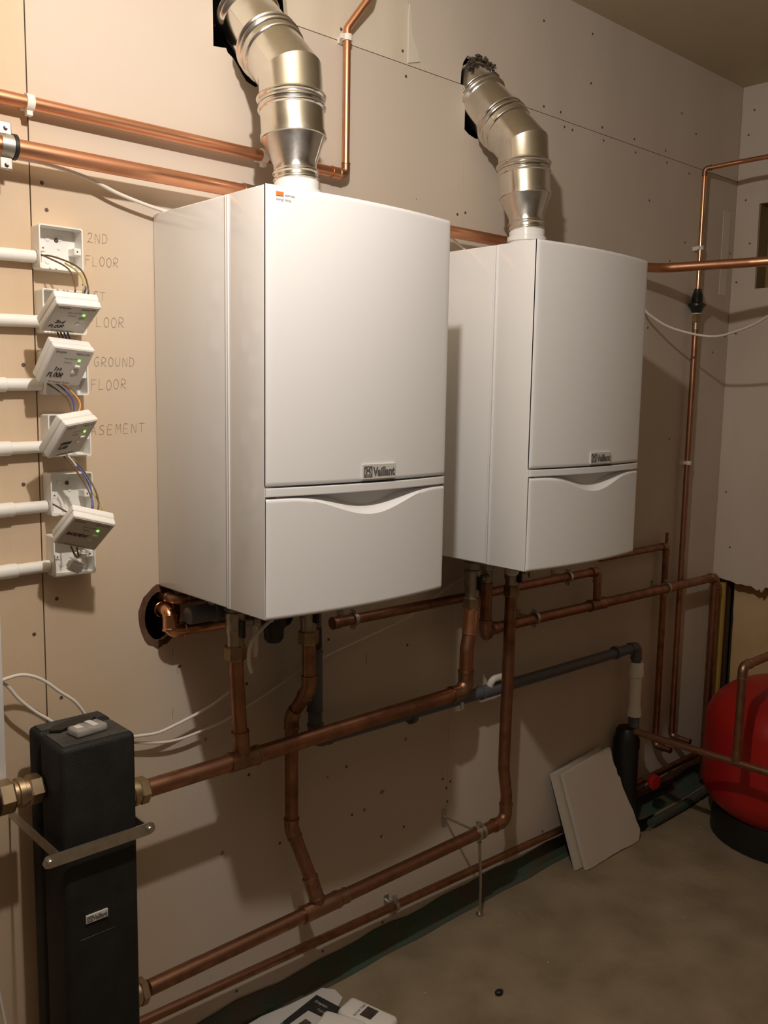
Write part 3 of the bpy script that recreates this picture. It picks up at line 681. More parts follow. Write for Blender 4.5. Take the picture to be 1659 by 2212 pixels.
# grey waste run
gw = pipe('waste_pipe', 'grey plastic condensate pipe dropping from the left boiler and running right behind the header', 'pipe',
     [(0.352, -0.058, 0.985), (0.352, -0.055, 0.850), (0.360, -0.055, 0.650), (1.0, -0.052, 0.636), (1.700, -0.052, 0.628), (1.700, -0.052, 0.560)], 0.0160, 'greypvc', R=0.024, fit='greypvc')
obj('rubber_connector', lathe(BM(), (0.352, -0.058, 0.868), (0, 0, 1), [(0, 0.0175), (0.045, 0.0165), (0.05, 0.0145), (0.098, 0.0145)], 18), M['black'], gw, True)
sleeve(gw, 'socket', (0.357, -0.055, 0.72), (0.355, -0.055, 0.86), 0.0190, 'greypvc')
sleeve(gw, 'tee', (0.93, -0.052, 0.637), (1.02, -0.052, 0.636), 0.0195, 'greypvc')
obj('branch', tube(BM(), fillet([(0.962, -0.052, 0.636), (0.962, -0.062, 0.672), (1.005, -0.066, 0.672)], 0.02), 0.0095, 14), M['clip'], gw, True)
obj('white_cap', lathe(BM(), (0.838, -0.068, 0.615), (0, 0, 1), [(0, 0.003), (0.006, 0.006), (0.022, 0.005)], 10), M['pvc'], gw, True)
for x in (0.66, 1.57):
    obj('pipe_bracket', lathe(BM(), (x, -0.052, 0.6305+ (0.0045 if x < 1 else 0)), (1, 0, 0), [(0, 0.0205), (0.014, 0.0205)], 18), M['greypvc'], gw, True)
wc = thing('waste_connector', 'white plastic coupling standing between grey waste pipe and black soil pipe', 'coupling', (1.698, -0.055, 0.39))
obj('coupling_body', lathe(BM(), (1.700, -0.055, 0.395), (0, 0, 1), [(0, 0.0235), (0.006, 0.0245), (0.026, 0.021), (0.032, 0.019), (0.040, 0.019), (0.132, 0.020), (0.135, 0.0245), (0.152, 0.0245), (0.155, 0.0225), (0.178, 0.0225), (0.182, 0.020)], 28), M['pvc'], wc, True)
so = thing('soil_pipe', 'black plastic soil pipe standing in the floor pit behind the broken board', 'pipe', (1.655, -0.058, -0.12))
obj('tube', lathe(BM(), (1.676, -0.048, -0.119), (0, 0, 1), [(0, 0.040), (0.43, 0.040), (0.47, 0.036), (0.478, 0.030)], 28), M['black'], so, True)
obj('inlet', lathe(BM(), (1.700, -0.055, 0.34), (0, 0, 1), [(0, 0.018), (0.058, 0.018)], 18), M['greypvc'], so, True)
obj('clamp', lathe(BM(), (1.676, -0.048, 0.29), (0, 0, 1), [(0, 0.0425), (0.03, 0.0425)], 28), M['black'], so, True)

# ---------------------------------------------------------------- clips and clamps
def nylon_clip(x, z, vertical, d, r, label):
    t = thing('pipe_clip', label, 'clip', (x, 0, z))
    w = 0.0065
    if vertical:
        obj('ring', lathe(BM(), (x, -d, z-w), (0, 0, 1), [(0, r+0.003), (2*w, r+0.003)], 18), M['clip'], t, True)
        obj('foot', box(BM(), (x-r*0.8, -d+r*0.7, z-w), (x+r*0.8, -0.0003, z+w), 0.001), M['clip'], t)
        obj('catch', box(BM(), (x-r-0.010, -d-r*0.6, z-w*0.8), (x-r*0.5, -d+r*0.4, z+w*0.8), 0.001), M['clip'], t)
    else:
        obj('ring', lathe(BM(), (x-w, -d, z), (1, 0, 0), [(0, r+0.003), (2*w, r+0.003)], 18), M['clip'], t, True)
        obj('foot', box(BM(), (x-w, -d+r*0.7, z-r*0.8), (x+w, -0.0003, z+r*0.8), 0.001), M['clip'], t)
        obj('catch', box(BM(), (x-w*0.8, -d-r*0.4, z-r-0.010), (x+w*0.8, -d+r*0.6, z-r*0.5), 0.001), M['clip'], t)
nylon_clip(-0.241, 1.911, False, 0.026, 0.0112, 'white nylon clip on the slim pipe near the top left corner')
nylon_clip(0.237, 1.911, False, 0.026, 0.0112, 'white nylon clip on the slim pipe beside the left flue')
nylon_clip(0.456, 2.195, True, 0.026, 0.0085, 'white nylon clip on the upright pipe between the two flues')
nylon_clip(2.004, 1.935, True, 0.026, 0.0078, 'white nylon clip on the thin riser above the thick pipe')
nylon_clip(2.002, 1.218, True, 0.026, 0.0100, 'white nylon clip half way down the corner riser')

def ring_clamp(x, y, z, r, label, mt='galv', rod=True, ear=0.012, w=0.011, name='pipe_clamp', double=False):
    t = thing(name, label, 'clamp', (x, 0, z))
    for k, xx in enumerate((x-0.008, x+0.008) if double else (x,)):
        obj('band', lathe(BM(), (xx-w/2, y, z), (1, 0, 0), [(0, r+0.0035), (w, r+0.0035)], 24), M[mt], t, True)
    for s in (-1, 1):
        e = BM(); box(e, (x-w/2, y-0.003, z+s*r), (x+w/2, y+0.003, z+s*(r+ear)), 0.0015)
        er = obj('ear', e, M[mt], t)
        subobj('bolt', lathe(BM(), (x, y-0.009, z+s*(r+ear*0.6)), (0, 1, 0), [(0, 0.0035), (0.018, 0.0035)], 8), M[mt], er)
    if rod:
        obj('stand_off', lathe(BM(), (x, y+r, z), (0, 1, 0), [(0, 0.005), (abs(y)-r-0.002, 0.005)], 10), M[mt], t, True)
        obj('wall_plate', box(BM(), (x-0.008, -0.003, z-0.016), (x+0.008, -0.0003, z+0.016), 0.001), M[mt], t)
    return t
c = ring_clamp(-0.2945, -0.058, 1.826, 0.0155, 'galvanised clamp gripping the thick pipe at the left edge', ear=0.022, w=0.020)
obj('rubber_lining', lathe(BM(), (-0.284, -0.058, 1.826), (1, 0, 0), [(0, 0.0205), (0.006, 0.0205)], 24), M['black'], c, True)
ring_clamp(0.475, -0.050, 0.9135, 0.0130, 'steel clamp on the pipe beneath the front edge of the left boiler')
ring_clamp(1.145, -0.058, 0.8125, 0.0155, 'steel clamp on the sloping pipe right of the long riser')
ring_clamp(1.300, -0.056, 0.911, 0.0130, 'steel clamp on the short pipe just under the right boiler')
ring_clamp(1.855, -0.058, 0.805, 0.0155, 'steel clamp on the sloping pipe near the corner risers')
ring_clamp(0.640, -0.034, 0.128, 0.0115, 'grey clamp on the thin pipe low on the wall', ear=0.016)
c = ring_clamp(0.862, YP, 0.287, 0.0165, 'double steel clamp on the lower header with a wall tie and floor leg', ear=0.014, rod=False, double=True)
obj('wall_tie', tube(BM(), [(0.858, -0.10, 0.289), (0.850, -0.003, 0.292)], 0.0035, 10), M['galv'], c, True)
obj('wall_plate', box(BM(), (0.843, -0.004, 0.266), (0.857, -0.0003, 0.312), 0.001), M['galv'], c)
obj('floor_leg', tube(BM(), [(0.864, YP, 0.272), (0.902, -0.096, 0.13), (0.936, -0.068, 0.002)], 0.0040, 10), M['galv'], c, True)
obj('leg_foot', lathe(BM(), (0.936, -0.068, 0.0002), (0, 0, 1), [(0, 0.012), (0.003, 0.012)], 14), M['galv'], c, True)

# ---------------------------------------------------------------- valves beneath the boilers
def iso_valve(x, zp, label, mt='chrome', lever=True):
    """from the boiler base down to the pipe end at height zp"""
    t = thing('isolating_valve', label, 'valve', (x, YP, ZB))
    z1 = ZB-0.004
    obj('tail', lathe(BM(), (x, YP, z1), (0, 0, -1), [(0, 0.0125), (0.030, 0.0125)], 18), M[mt], t, True)
    obj('top_nut', hexnut(BM(), (x, YP, z1), (0, 0, -1), 0.020, 0.040, 0.0225), M[mt], t)
    L = z1-zp
    obj('valve_body', lathe(BM(), (x, YP, z1), (0, 0, -1), [(0.038, 0.0165), (0.042, 0.0210), (0.052, 0.0210), (0.056, 0.0190), (0.074, 0.0205), (0.080, 0.0205), (0.088, 0.0180), (L-0.016, 0.0175)], 22), M[mt], t, True)
    obj('compression_nut', hexnut(BM(), (x, YP, z1), (0, 0, -1), L-0.018, L+0.012, 0.0225), M['brass_dull'], t)
    obj('side_port', lathe(BM(), (x, YP, z1-0.064), (1, -0.3, 0), [(0.012, 0.008), (0.034, 0.008), (0.036, 0.0105), (0.046, 0.0105)], 14), M[mt], t, True)
    if lever: obj('lever', box(BM(), (x-0.004, YP-0.032, z1-0.090), (x+0.004, YP-0.019, z1-0.056), 0.0015), M['black'], t)
    return t
iso_valve(0.102, 0.915, 'nickel isolating valve above the short riser under the left boiler, left one')
iso_valve(0.287, 0.915, 'nickel isolating valve above the cranked riser under the left boiler, right one')
iso_valve(0.806, 0.915, 'nickel isolating valve with brass nut at the top of the upper header bend')
iso_valve(0.962, 0.925, 'nickel isolating valve above the long straight riser under the right boiler')
def small_valve(x, y, label, L=0.09, r=0.009, mt='chrome'):
    t = thing('drain_valve', label, 'valve', (x, y, ZB))
    obj('tail', lathe(BM(), (x, y, ZB-0.004), (0, 0, -1), [(0, r*0.8), (L*0.35, r*0.8)], 14), M[mt], t, True)
    obj('nut', hexnut(BM(), (x, y, ZB-0.004), (0, 0, -1), L*0.3, L*0.55, r*1.35), M[mt], t)
    obj('spout', lathe(BM(), (x, y, ZB-0.004), (0, 0, -1), [(L*0.54, r), (L*0.9, r), (L, r*0.7)], 14), M[mt], t, True)
small_valve(0.145, -0.125, 'small pale drain valve beside the left isolating valve', 0.14, 0.0075, 'clip')
small_valve(0.245, -0.13, 'small fitting stub beside the black pump cap under the left boiler', 0.06, 0.011)
small_valve(0.885, -0.10, 'gas cock with square body under the middle of the right boiler', 0.095, 0.0135)
small_valve(0.925, -0.15, 'pale round trap stub under the right boiler', 0.065, 0.018, 'clip')
small_valve(1.04, -0.12, 'small stub fitting right of the long riser valve', 0.09, 0.0085)
pc = thing('pump_cap', 'black ribbed cap hanging beneath the middle of the left boiler', 'cap', (0.196, YP, ZB))
obj('cap_body', lathe(BM(), (0.196, YP, ZB-0.004), (0, 0, -1), [(0, 0.024), (0.060, 0.024), (0.066, 0.026), (0.085, 0.026), (0.093, 0.021), (0.112, 0.020), (0.120, 0.014)], 20), M['black'], pc, True)
obj('cap_collar', lathe(BM(), (0.196, YP, ZB-0.052), (0, 0, -1), [(0, 0.030), (0.012, 0.030)], 20), M['clip'], pc, True)
obj('side_hose', tube(BM(), fillet([(0.21, YP, 0.955), (0.25, YP+0.02, 0.955), (0.262, YP+0.03, 0.985)], 0.02), 0.008, 12), M['black'], pc, True)

# ================================================================ BLACK SEPARATOR
HX0, HX1, HY0, HY1, HZ0, HZ1 = -0.293, -0.157, -0.059, -0.200, 0.10, 0.843
hs = thing('hydraulic_separator', 'tall black insulated separator column at the lower left', 'separator', (-0.225, -0.13, HZ0))
obj('rear_shell', box(BM(), (HX0, HY0, HZ0), (HX1, -0.108, HZ1), 0.010, 3), M['blackfoam'], hs, True)
obj('front_shell', box(BM(), (HX0, -0.110, HZ0), (HX1, HY1, HZ1-0.002), 0.010, 3), M['blackfoam'], hs, True)
obj('dusty_top', box(BM(), (HX0+0.009, -0.118, HZ1-0.004), (HX1-0.009, HY1+0.009, HZ1-0.0008)), M['dusty'], hs)
obj('dusty_top', box(BM(), (HX0+0.009, HY0-0.009, HZ1-0.004), (HX1-0.009, -0.100, HZ1+0.0010)), M['dusty'], hs)
obj('shell_line', box(BM(), (-0.268, HY1-0.0006, 0.492), (-0.205, HY1+0.001, 0.4935)), M['dusty'], hs)
make_badge(hs, -0.258, HY1-0.0004, 0.520, 0.040, 0.0145)
hb = thing('separator_bracket', 'galvanised strap bracket holding the black separator column', 'bracket', (-0.24, -0.2, 0.655))
zb = 0.655
bb = BM(); prism(bb, [(-0.338+0.011-0.011*math.cos(a), zb+0.011+0.011*math.sin(a)) for a in (PI*0.5, PI*0.3, 0.0, -PI*0.3, -PI*0.5)] +
      [(-0.150+0.004+0.011*math.cos(a), zb+0.011+0.011*math.sin(a)) for a in (-PI*0.5, -PI*0.25, 0.0, PI*0.25, PI*0.5)], [], yw, -0.2235, -0.2205)
obj('front_strap', bb, M['galv'], hb)
for x in (-0.326, -0.147):
    obj('bolt', lathe(BM(), (x, -0.2235, zb+0.011), (0, -1, 0), [(0, 0.0055), (0.003, 0.0055), (0.005, 0.004)], 10), M['galv'], hb, True)
for x in (-0.310, -0.1525):
    obj('side_arm', box(BM(), (x, -0.2205, zb+0.002), (x+0.003, -0.001, zb+0.020)), M['galv'], hb)
def union(x0, x1, z, label, R=0.026, n=3, sgn=1):
    t = thing('compression_union', label, 'fitting', (x0, YP, z))
    L = x1-x0
    obj('flange_nut', hexnut(BM(), (x0, YP, z), (1, 0, 0), 0.0, L*0.34, R*1.12), M['brass'], t)
    obj('union_body', lathe(BM(), (x0, YP, z), (1, 0, 0), [(L*0.34, R*0.86), (L*0.42, R*0.86), (L*0.44, R*0.98), (L*0.56, R*0.98), (L*0.58, R*0.86), (L*0.66, R*0.86)], 26), M['brass'], t, True)
    obj('back_nut', hexnut(BM(), (x0, YP, z), (1, 0, 0), L*0.66, L*0.96, R), M['brass'], t)
    obj('washer', lathe(BM(), (x0-0.0015*sgn, YP, z), (1, 0, 0), [(0, R*1.15), (0.0015, R*1.15)], 26), M['black'], t, True)
    return t
union(-0.1565, -0.095, 0.690, 'brass compression union where the upper header leaves the black separator')
union(-0.372, -0.2935, 0.752, 'large brass compression union on the left side of the black separator')
union(-0.1565, -0.105, 0.285, 'brass compression union at the foot of the black separator')
pipe('copper_pipe', 'short copper pipe leaving the frame left of the large brass union', 'pipe', [(-0.365, YP, 0.752), (-1.2, YP, 0.752)], 0.0175, 'copper')
# clear sensor cover lying on the separator
cc = thing('plastic_cover', 'small cloudy clear plastic cover with a paper label lying on the black separator', 'cover', (-0.23, -0.15, HZ1))
bm = BM(); box(bm, (-0.030, -0.018, 0.0), (0.030, 0.018, 0.014), 0.005, 3); bm.transform(Matrix.Translation((-0.225, -0.155, HZ1+0.0002)) @ Matrix.Rotation(0.12, 4, 'Z'))
cov = obj('cover_shell', bm, M['clear'], cc, True)
for (dx, w, l) in ((0.008, 0.011, 0.030), (-0.018, 0.012, 0.015)):
    bm = BM(); box(bm, (dx-w/2, -l/2, 0.0142), (dx+w/2, l/2, 0.0148)); bm.transform(Matrix.Translation((-0.225, -0.155, HZ1+0.0002)) @ Matrix.Rotation(0.12, 4, 'Z'))
    obj('paper_label', bm, M['paper'], cc)
obj('lug', lathe(BM(), (-0.228, -0.132, HZ1+0.0004), (0, 0, 1), [(0, 0.006), (0.008, 0.006), (0.009, 0.004)], 14), M['clear'], cc, True)
bm = BM(); prism(bm, [(-0.265,-0.100),(-0.205,-0.085),(-0.185,-0.100),(-0.198,-0.112),(-0.235,-0.118),(-0.262,-0.128),(-0.278,-0.118)], [], fz, HZ1+0.0012, HZ1+0.005)
tag(obj('rag_scrap', bm, M['black']), 'crumpled black plastic scrap on the rear top of the separator', 'scrap')

# ================================================================ WIRING CABINET, CONDUITS, BOXES
wcb = thing('wiring_cabinet', 'white wall cabinet whose right edge shows at the left border of the photo', 'cabinet', (-0.55, 0, 0.768))
obj('cabinet_body', box(BM(), (-0.80, -0.0005, 0.768), (-0.3475, -0.088, 1.60), 0.003, 2), M['white'], wcb, True)
obj('cabinet_door', box(BM(), (-0.80, -0.089, 0.768), (-0.3465, -0.103, 1.60), 0.003, 2), M['white'], wcb, True)
boxes = [(-0.234, 1.640, 1.715), (-0.231, 1.531, 1.607), (-0.230, 1.424, 1.500), (-0.228, 1.314, 1.390), (-0.227, 1.209, 1.285), (-0.225, 1.097, 1.173)]
blabels = ['open white back box, topmost of the six on the wall, with loose wires', 'white back box second from top, hidden behind the topmost receiver',
           'white back box third from top, its lower part showing below a receiver', 'white back box fourth from top behind a tilted receiver',
           'open white back box fifth from top with wires crossing it', 'lowest white back box holding loose white connectors']
conz = [1.661, 1.551, 1.442, 1.332, 1.225, 1.116]
pat = 0.0785
for i, (bx, z0, z1) in enumerate(boxes):
    t = thing('back_box', blabels[i], 'junction box', (bx+pat/2, 0, z0), 'back boxes beside the left boiler')
    bm = BM()
    def rr(x0, z0_, x1, z1_, r, n=4):
        out = []
        for cx, cz, a0 in ((x1-r, z1_-r, 0), (x0+r, z1_-r, PI/2), (x0+r, z0_+r, PI), (x1-r, z0_+r, 1.5*PI)):
            out += [(cx+r*math.cos(a0+PI/2*k/n), cz+r*math.sin(a0+PI/2*k/n)) for k in range(n+1)]
        return out
    prism(bm, rr(bx, z0, bx+pat, z1, 0.004), [rr(bx+0.0022, z0+0.0022, bx+pat-0.0022, z1-0.0022, 0.003)[::-1]], yw, -0.034, -0.0004)
    obj('box_rim', bm, M['pvc'], t)
    obj('box_back', box(BM(), (bx+0.002, -0.003, z0+0.002), (bx+pat-0.002, -0.0006, z1-0.002)), M['pvc'], t)
    zc = (z0+z1)/2
    for s in (-1, 1):
        lx = bx+pat/2+s*(pat/2-0.0075)
        lg = obj('fixing_lug', box(BM(), (lx-0.0065, -0.029, zc-0.008), (lx+0.0065, -0.002, zc+0.004), 0.001), M['pvc'], t)
        subobj('lug_hole', lathe(BM(), (lx-s*0.001, -0.0293, zc-0.002), (0, 1, 0), [(0, 0.0016), (0.001, 0.0016)], 8), M['screw'], lg)
    for dx, dz, r in ((0.010, 0.020, 0.0045), (-0.012, 0.018, 0.004), (-0.013, -0.020, 0.005), (0.006, -0.008, 0.0035), (0.024, -0.024, 0.005), (0.008, 0.004, 0.003)):
        obj('knockout', lathe(BM(), (bx+pat/2+dx, -0.003, zc+dz), (0, -1, 0), [(0, r), (0.0012, r), (0.0014, r*0.7)], 12), M['pvc'], t, True)
    obj('fixing_screw', lathe(BM(), (bx+pat/2+0.004, -0.003, zc+0.017), (0, -1, 0), [(0, 0.0042), (0.002, 0.0030)], 10), M['screw'], t, True)
for i, z in enumerate(conz):
    t = thing('conduit', ['top', 'second', 'third', 'fourth', 'fifth', 'lowest'][i] + ' white conduit entering the ' + ['topmost', 'second', 'third', 'fourth', 'fifth', 'lowest'][i] + ' back box from the left', 'conduit', (-0.37, -0.0135, z), 'white conduits')
    xe = boxes[i][0]; y = -0.0135; far = -1.2 if i < 0 else -0.36
    zo = z - 0.003
    sg = 0.0 if i < 3 else 0.0
    obj('tube', lathe(BM(), (-0.36, y, zo), (1, 0, (z-zo)/0.13), [(0, 0.0108), (abs(-0.36-xe)-0.0008, 0.0108)], 20), M['pvc'], t, True)
    if i >= 2:
        xs = [-0.360]*6; xe2 = [0, 0, -0.292, -0.288, -0.286, -0.284][i]
        obj('coupler', lathe(BM(), (-0.360, y, zo), (1, 0, (z-zo)/0.13), [(0, 0.0128), (xe2+0.360-0.001, 0.0128), (xe2+0.360, 0.0118)], 20), M['pvc'], t, True)
# connector blocks lying in the lowest box
cb = thing('connector_block', 'loose white connector block dangling in the lowest back box', 'connector', (-0.19, -0.04, 1.11))
bm = BM(); box(bm, (-0.014, -0.006, -0.006), (0.014, 0.006, 0.006), 0.001)
for k in range(3):
    box(bm, (-0.012+k*0.009, -0.005, 0.006), (-0.006+k*0.009, 0.003, 0.011), 0.0006); box(bm, (-0.012+k*0.009, -0.005, -0.010), (-0.006+k*0.009, 0.003, -0.006), 0.0006)
bm.transform(Matrix.Translation((-0.192, -0.046, 1.116)) @ Euler((0.3, 0.45, 0.2)).to_matrix().to_4x4())
obj('block', bm, M['pvc'], cb)
bm = BM(); box(bm, (-0.010, -0.005, -0.005), (0.010, 0.005, 0.005), 0.001); box(bm, (-0.008, -0.004, 0.005), (-0.003, 0.003, 0.009)); box(bm, (0.002, -0.004, 0.005), (0.007, 0.003, 0.009))
bm.transform(Matrix.Translation((-0.178, -0.040, 1.134)) @ Euler((0.2, 0.1, 0.1)).to_matrix().to_4x4())
obj('block', bm, M['pvc'], cb)

# receivers
SW, SD = 0.0783, 0.0284
def receiver(pos, eul, label, lines, sw, lw):
    mt4 = Matrix.Translation(pos) @ Euler(eul, 'XYZ').to_matrix().to_4x4()
    t = thing('heating_receiver', label, 'receiver', pos, 'wired heating receivers')
    h = SW/2
    b = BM(); box(b, (-h, 0.0008, -h), (h, SD*0.50, h), 0.0028, 3); b.transform(mt4); obj('front_cover', b, M['recv'], t, True)
    b = BM(); box(b, (-h+0.0002, SD*0.52, -h+0.0002), (h-0.0002, SD, h-0.0002), 0.0028, 3); b.transform(mt4); obj('back_shell', b, M['recv'], t, True)
    b = BM(); box(b, (-h+0.0015, SD*0.4, -h+0.0015), (h-0.0015, SD*0.6, h-0.0015)); b.transform(mt4); obj('joint_line', b, M['recv_face'], t)
    b = BM(); box(b, (-h+0.003, 0.0001, -h+0.003), (h-0.003, 0.0010, h-0.003), 0.0003); b.transform(mt4); obj('face_plate', b, M['recv_face'], t)
    fm = lambda x, z, y=-0.0002: mt4 @ wallmtx(x, y, z)
    text_mesh('print', 'Drayton', 0.0058, M['print'], t, fm(-h+0.007, h-0.011), 0.0001, bold=0.0001)
    text_mesh('print', 'Digistat SCR', 0.0050, M['print'], t, fm(0.006, h-0.011), 0.0001)
    text_mesh('print', 'RF Wireless System', 0.0050, M['print'], t, fm(-h+0.016, -h+0.005), 0.0001)
    text_mesh('print', 'Boiler On / Off', 0.0038, M['faint'], t, fm(-0.012, h-0.022), 0.0001)
    text_mesh('print', 'Override', 0.0038, M['faint'], t, fm(-0.010, h-0.030), 0.0001)
    for k, (s, x, z, hh) in enumerate(lines):
        bm = strokes(s, hh, adv=0.70, width=lw, slant=0.2, wob=0.08); bm.transform(fm(x, z))
        obj('marker_writing', bm, M['marker'], t)
    b = BM(); lathe(b, (0.0165, -0.0002, h-0.024), (0, -1, 0), [(0, 0.0024), (0.0010, 0.0021)], 12); b.transform(mt4); obj('status_light', b, M['led'], t, True)
    b = BM(); box(b, (0.0125, -0.0032, h-0.038), (0.0215, 0.0005, h-0.034), 0.0006); box(b, (0.011, -0.0012, h-0.052), (0.018, 0.0005, h-0.046), 0.0006); b.transform(mt4); obj('slide_switch', b, M['recv'], t)
    return mt4
R1 = receiver((-0.216, -0.113, 1.550), (1.007, 0.013, 0.038), 'topmost tilted white receiver marked 2nd floor in black pen', [('2nd', -0.024, -0.012, 0.0078), ('FLOOR', -0.031, -0.024, 0.0072)], 0.3, 0.0011)
R2 = receiver((-0.214, -0.088, 1.472), (0.667, 0.060, 0.141), 'tilted white receiver marked 1st floor in black pen', [('1st', -0.022, -0.009, 0.0070), ('FLOOR', -0.030, -0.022, 0.0080)], 0.3, 0.0012)
R3 = receiver((-0.209, -0.096, 1.349), (0.697, -0.110, 0.404), 'twisted white receiver marked ground floor, hanging above the open box', [('GROUND', -0.028, -0.010, 0.0060), ('FLOOR', -0.028, -0.020, 0.0062)], 0.3, 0.0009)
R4 = receiver((-0.205, -0.120, 1.185), (0.801, 0.274, -0.004), 'lowest white receiver marked basement in black pen', [('BASEMENT', -0.030, -0.008, 0.0068)], 0.3, 0.0010)
def wires(label, specs):
    t = thing('wire_loop', label, 'wires', specs[0][1][0])
    for mt, pts in specs:
        obj('wire', tube(BM(), spline(pts, 6), 0.0015, 8), M[mt], t, True)
top1 = (-0.214, -0.135, 1.600)
wires('brown and yellow green wires curving from the topmost box to the receiver below', [
    ('brownw', [(-0.230, -0.012, 1.668), (-0.222, -0.040, 1.658), (-0.208, -0.090, 1.636), (-0.214, -0.128, 1.602), (-0.215, -0.118, 1.585)]),
    ('brownw', [(-0.230, -0.012, 1.664), (-0.214, -0.045, 1.660), (-0.190, -0.095, 1.638), (-0.192, -0.130, 1.600), (-0.194, -0.118, 1.585)]),
    ('yellww', [(-0.205, -0.070, 1.648), (-0.196, -0.090, 1.636), (-0.194, -0.112, 1.620), (-0.200, -0.130, 1.602), (-0.201, -0.118, 1.586)]),
    ('bluew', [(-0.197, -0.120, 1.609), (-0.197, -0.131, 1.602), (-0.198, -0.118, 1.586)])])
wires('short dark wires bunched between the two upper receivers', [
    (m_, [(-0.226+dx, -0.060, 1.560), (-0.224+dx, -0.075, 1.530), (-0.222+dx, -0.082, 1.515), (-0.222+dx, -0.07, 1.495)]) for m_, dx in (('brownw', 0), ('brownw', 0.006), ('bluew', 0.012), ('brownw', 0.018))])
wires('blue brown and orange wires hanging from the third box down to the twisted receiver', [
    ('brownw', [(-0.226, -0.020, 1.446), (-0.214, -0.045, 1.432), (-0.208, -0.075, 1.415), (-0.212, -0.095, 1.390), (-0.214, -0.085, 1.375)]),
    ('bluew', [(-0.212, -0.020, 1.448), (-0.203, -0.045, 1.434), (-0.200, -0.075, 1.415), (-0.208, -0.095, 1.390), (-0.209, -0.085, 1.375)]),
    ('orangew', [(-0.204, -0.030, 1.446), (-0.195, -0.050, 1.434), (-0.190, -0.080, 1.412), (-0.200, -0.095, 1.392), (-0.202, -0.085, 1.375)])])
wires('blue brown and green wires crossing the open fifth box to the lowest receiver', [
    ('brownw', [(-0.215, -0.065, 1.318), (-0.205, -0.075, 1.302), (-0.190, -0.090, 1.272), (-0.185, -0.110, 1.240), (-0.190, -0.115, 1.215)]),
    ('bluew', [(-0.205, -0.065, 1.315), (-0.190, -0.072, 1.296), (-0.180, -0.090, 1.268), (-0.188, -0.115, 1.235), (-0.192, -0.115, 1.215)]),
    ('brownw', [(-0.203, -0.065, 1.315), (-0.186, -0.072, 1.296), (-0.172, -0.090, 1.262), (-0.176, -0.115, 1.235), (-0.182, -0.115, 1.215)]),
    ('yellww', [(-0.200, -0.065, 1.314), (-0.184, -0.072, 1.292), (-0.176, -0.090, 1.255), (-0.170, -0.115, 1.232), (-0.176, -0.115, 1.215)]),
    ('cable', [(-0.212, -0.067, 1.322), (-0.202, -0.070, 1.310), (-0.196, -0.073, 1.300)]),
    ('brownw', [(-0.222, -0.012, 1.232), (-0.213, -0.045, 1.222), (-0.207, -0.075, 1.212), (-0.208, -0.080, 1.195)])])
wires('dark wires leaving the lowest receiver toward the loose connector blocks', [
    ('brownw', [(-0.215, -0.085, 1.160), (-0.203, -0.072, 1.142), (-0.190, -0.055, 1.134), (-0.184, -0.045, 1.134)]),
    ('brownw', [(-0.205, -0.085, 1.160), (-0.195, -0.070, 1.140), (-0.182, -0.052, 1.138)])])

# ================================================================ CABLES
def cable(label, pts, r=0.0031, mt='cable'):
    tag(obj('white_cable', tube(BM(), spline(pts, 6), r, 10), M[mt], None, True), label, 'cable')
cable('white cable arching from the cabinet over to the back of the black separator', [(-0.36,-0.05,0.925),(-0.323,-0.05,0.933),(-0.293,-0.05,0.934),(-0.261,-0.05,0.919),(-0.228,-0.05,0.889),(-0.202,-0.05,0.866),(-0.184,-0.05,0.839),(-0.172,-0.046,0.815)])
cable('white cable sagging straight from the cabinet to the separator top', [(-0.36,-0.04,0.955),(-0.32,-0.04,0.919),(-0.299,-0.04,0.889),(-0.271,-0.04,0.859),(-0.243,-0.045,0.835),(-0.225,-0.047,0.81)])
cable('upper white cable leaving the separator and looping up under the left boiler', [(-0.16,-0.035,0.77),(-0.094,-0.03,0.762),(-0.074,-0.03,0.760),(-0.024,-0.03,0.755),(0.018,-0.03,0.762),(0.061,-0.03,0.772),(0.105,-0.03,0.785),(0.145,-0.03,0.804),(0.168,-0.035,0.817)])
cable('pale cable hooked down from the base of the left boiler', [(0.195,-0.155,1.046),(0.169,-0.155,0.985),(0.161,-0.155,0.979),(0.137,-0.155,0.964),(0.119,-0.155,0.946),(0.112,-0.155,0.925),(0.111,-0.155,0.904),(0.117,-0.155,0.881)], 0.0038)
cable('lower white cable swooping from the separator behind the risers to the right boiler', [(-0.16,-0.03,0.765),(-0.089,-0.02,0.752),(-0.064,-0.02,0.742),(-0.009,-0.02,0.728),(0.034,-0.02,0.725),(0.077,-0.02,0.729),(0.134,-0.02,0.737),(0.193,-0.02,0.756),(0.266,-0.02,0.781),(0.343,-0.02,0.810),(0.431,-0.02,0.832),(0.554,-0.02,0.855),(0.678,-0.02,0.880),(0.777,-0.02,0.918),(0.863,-0.022,0.953),(0.973,-0.03,0.978),(1.03,-0.05,1.04)], 0.0028)
cable('white cable running behind the thick pipe down to the top of the left boiler', [(-0.36,-0.020,1.818),(-0.248,-0.024,1.818),(-0.208,-0.03,1.815),(-0.142,-0.03,1.805),(-0.08,-0.03,1.786),(0.003,-0.03,1.7705),(0.05,-0.03,1.7705)], 0.0033)
cable('short white cable visible between the boilers behind their tops', [(0.30,-0.03,1.7705),(0.45,-0.03,1.776),(0.60,-0.03,1.800),(0.70,-0.03,1.828),(0.768,-0.03,1.827),(0.802,-0.03,1.814),(0.845,-0.03,1.795),(0.885,-0.03,1.7705)], 0.0033)
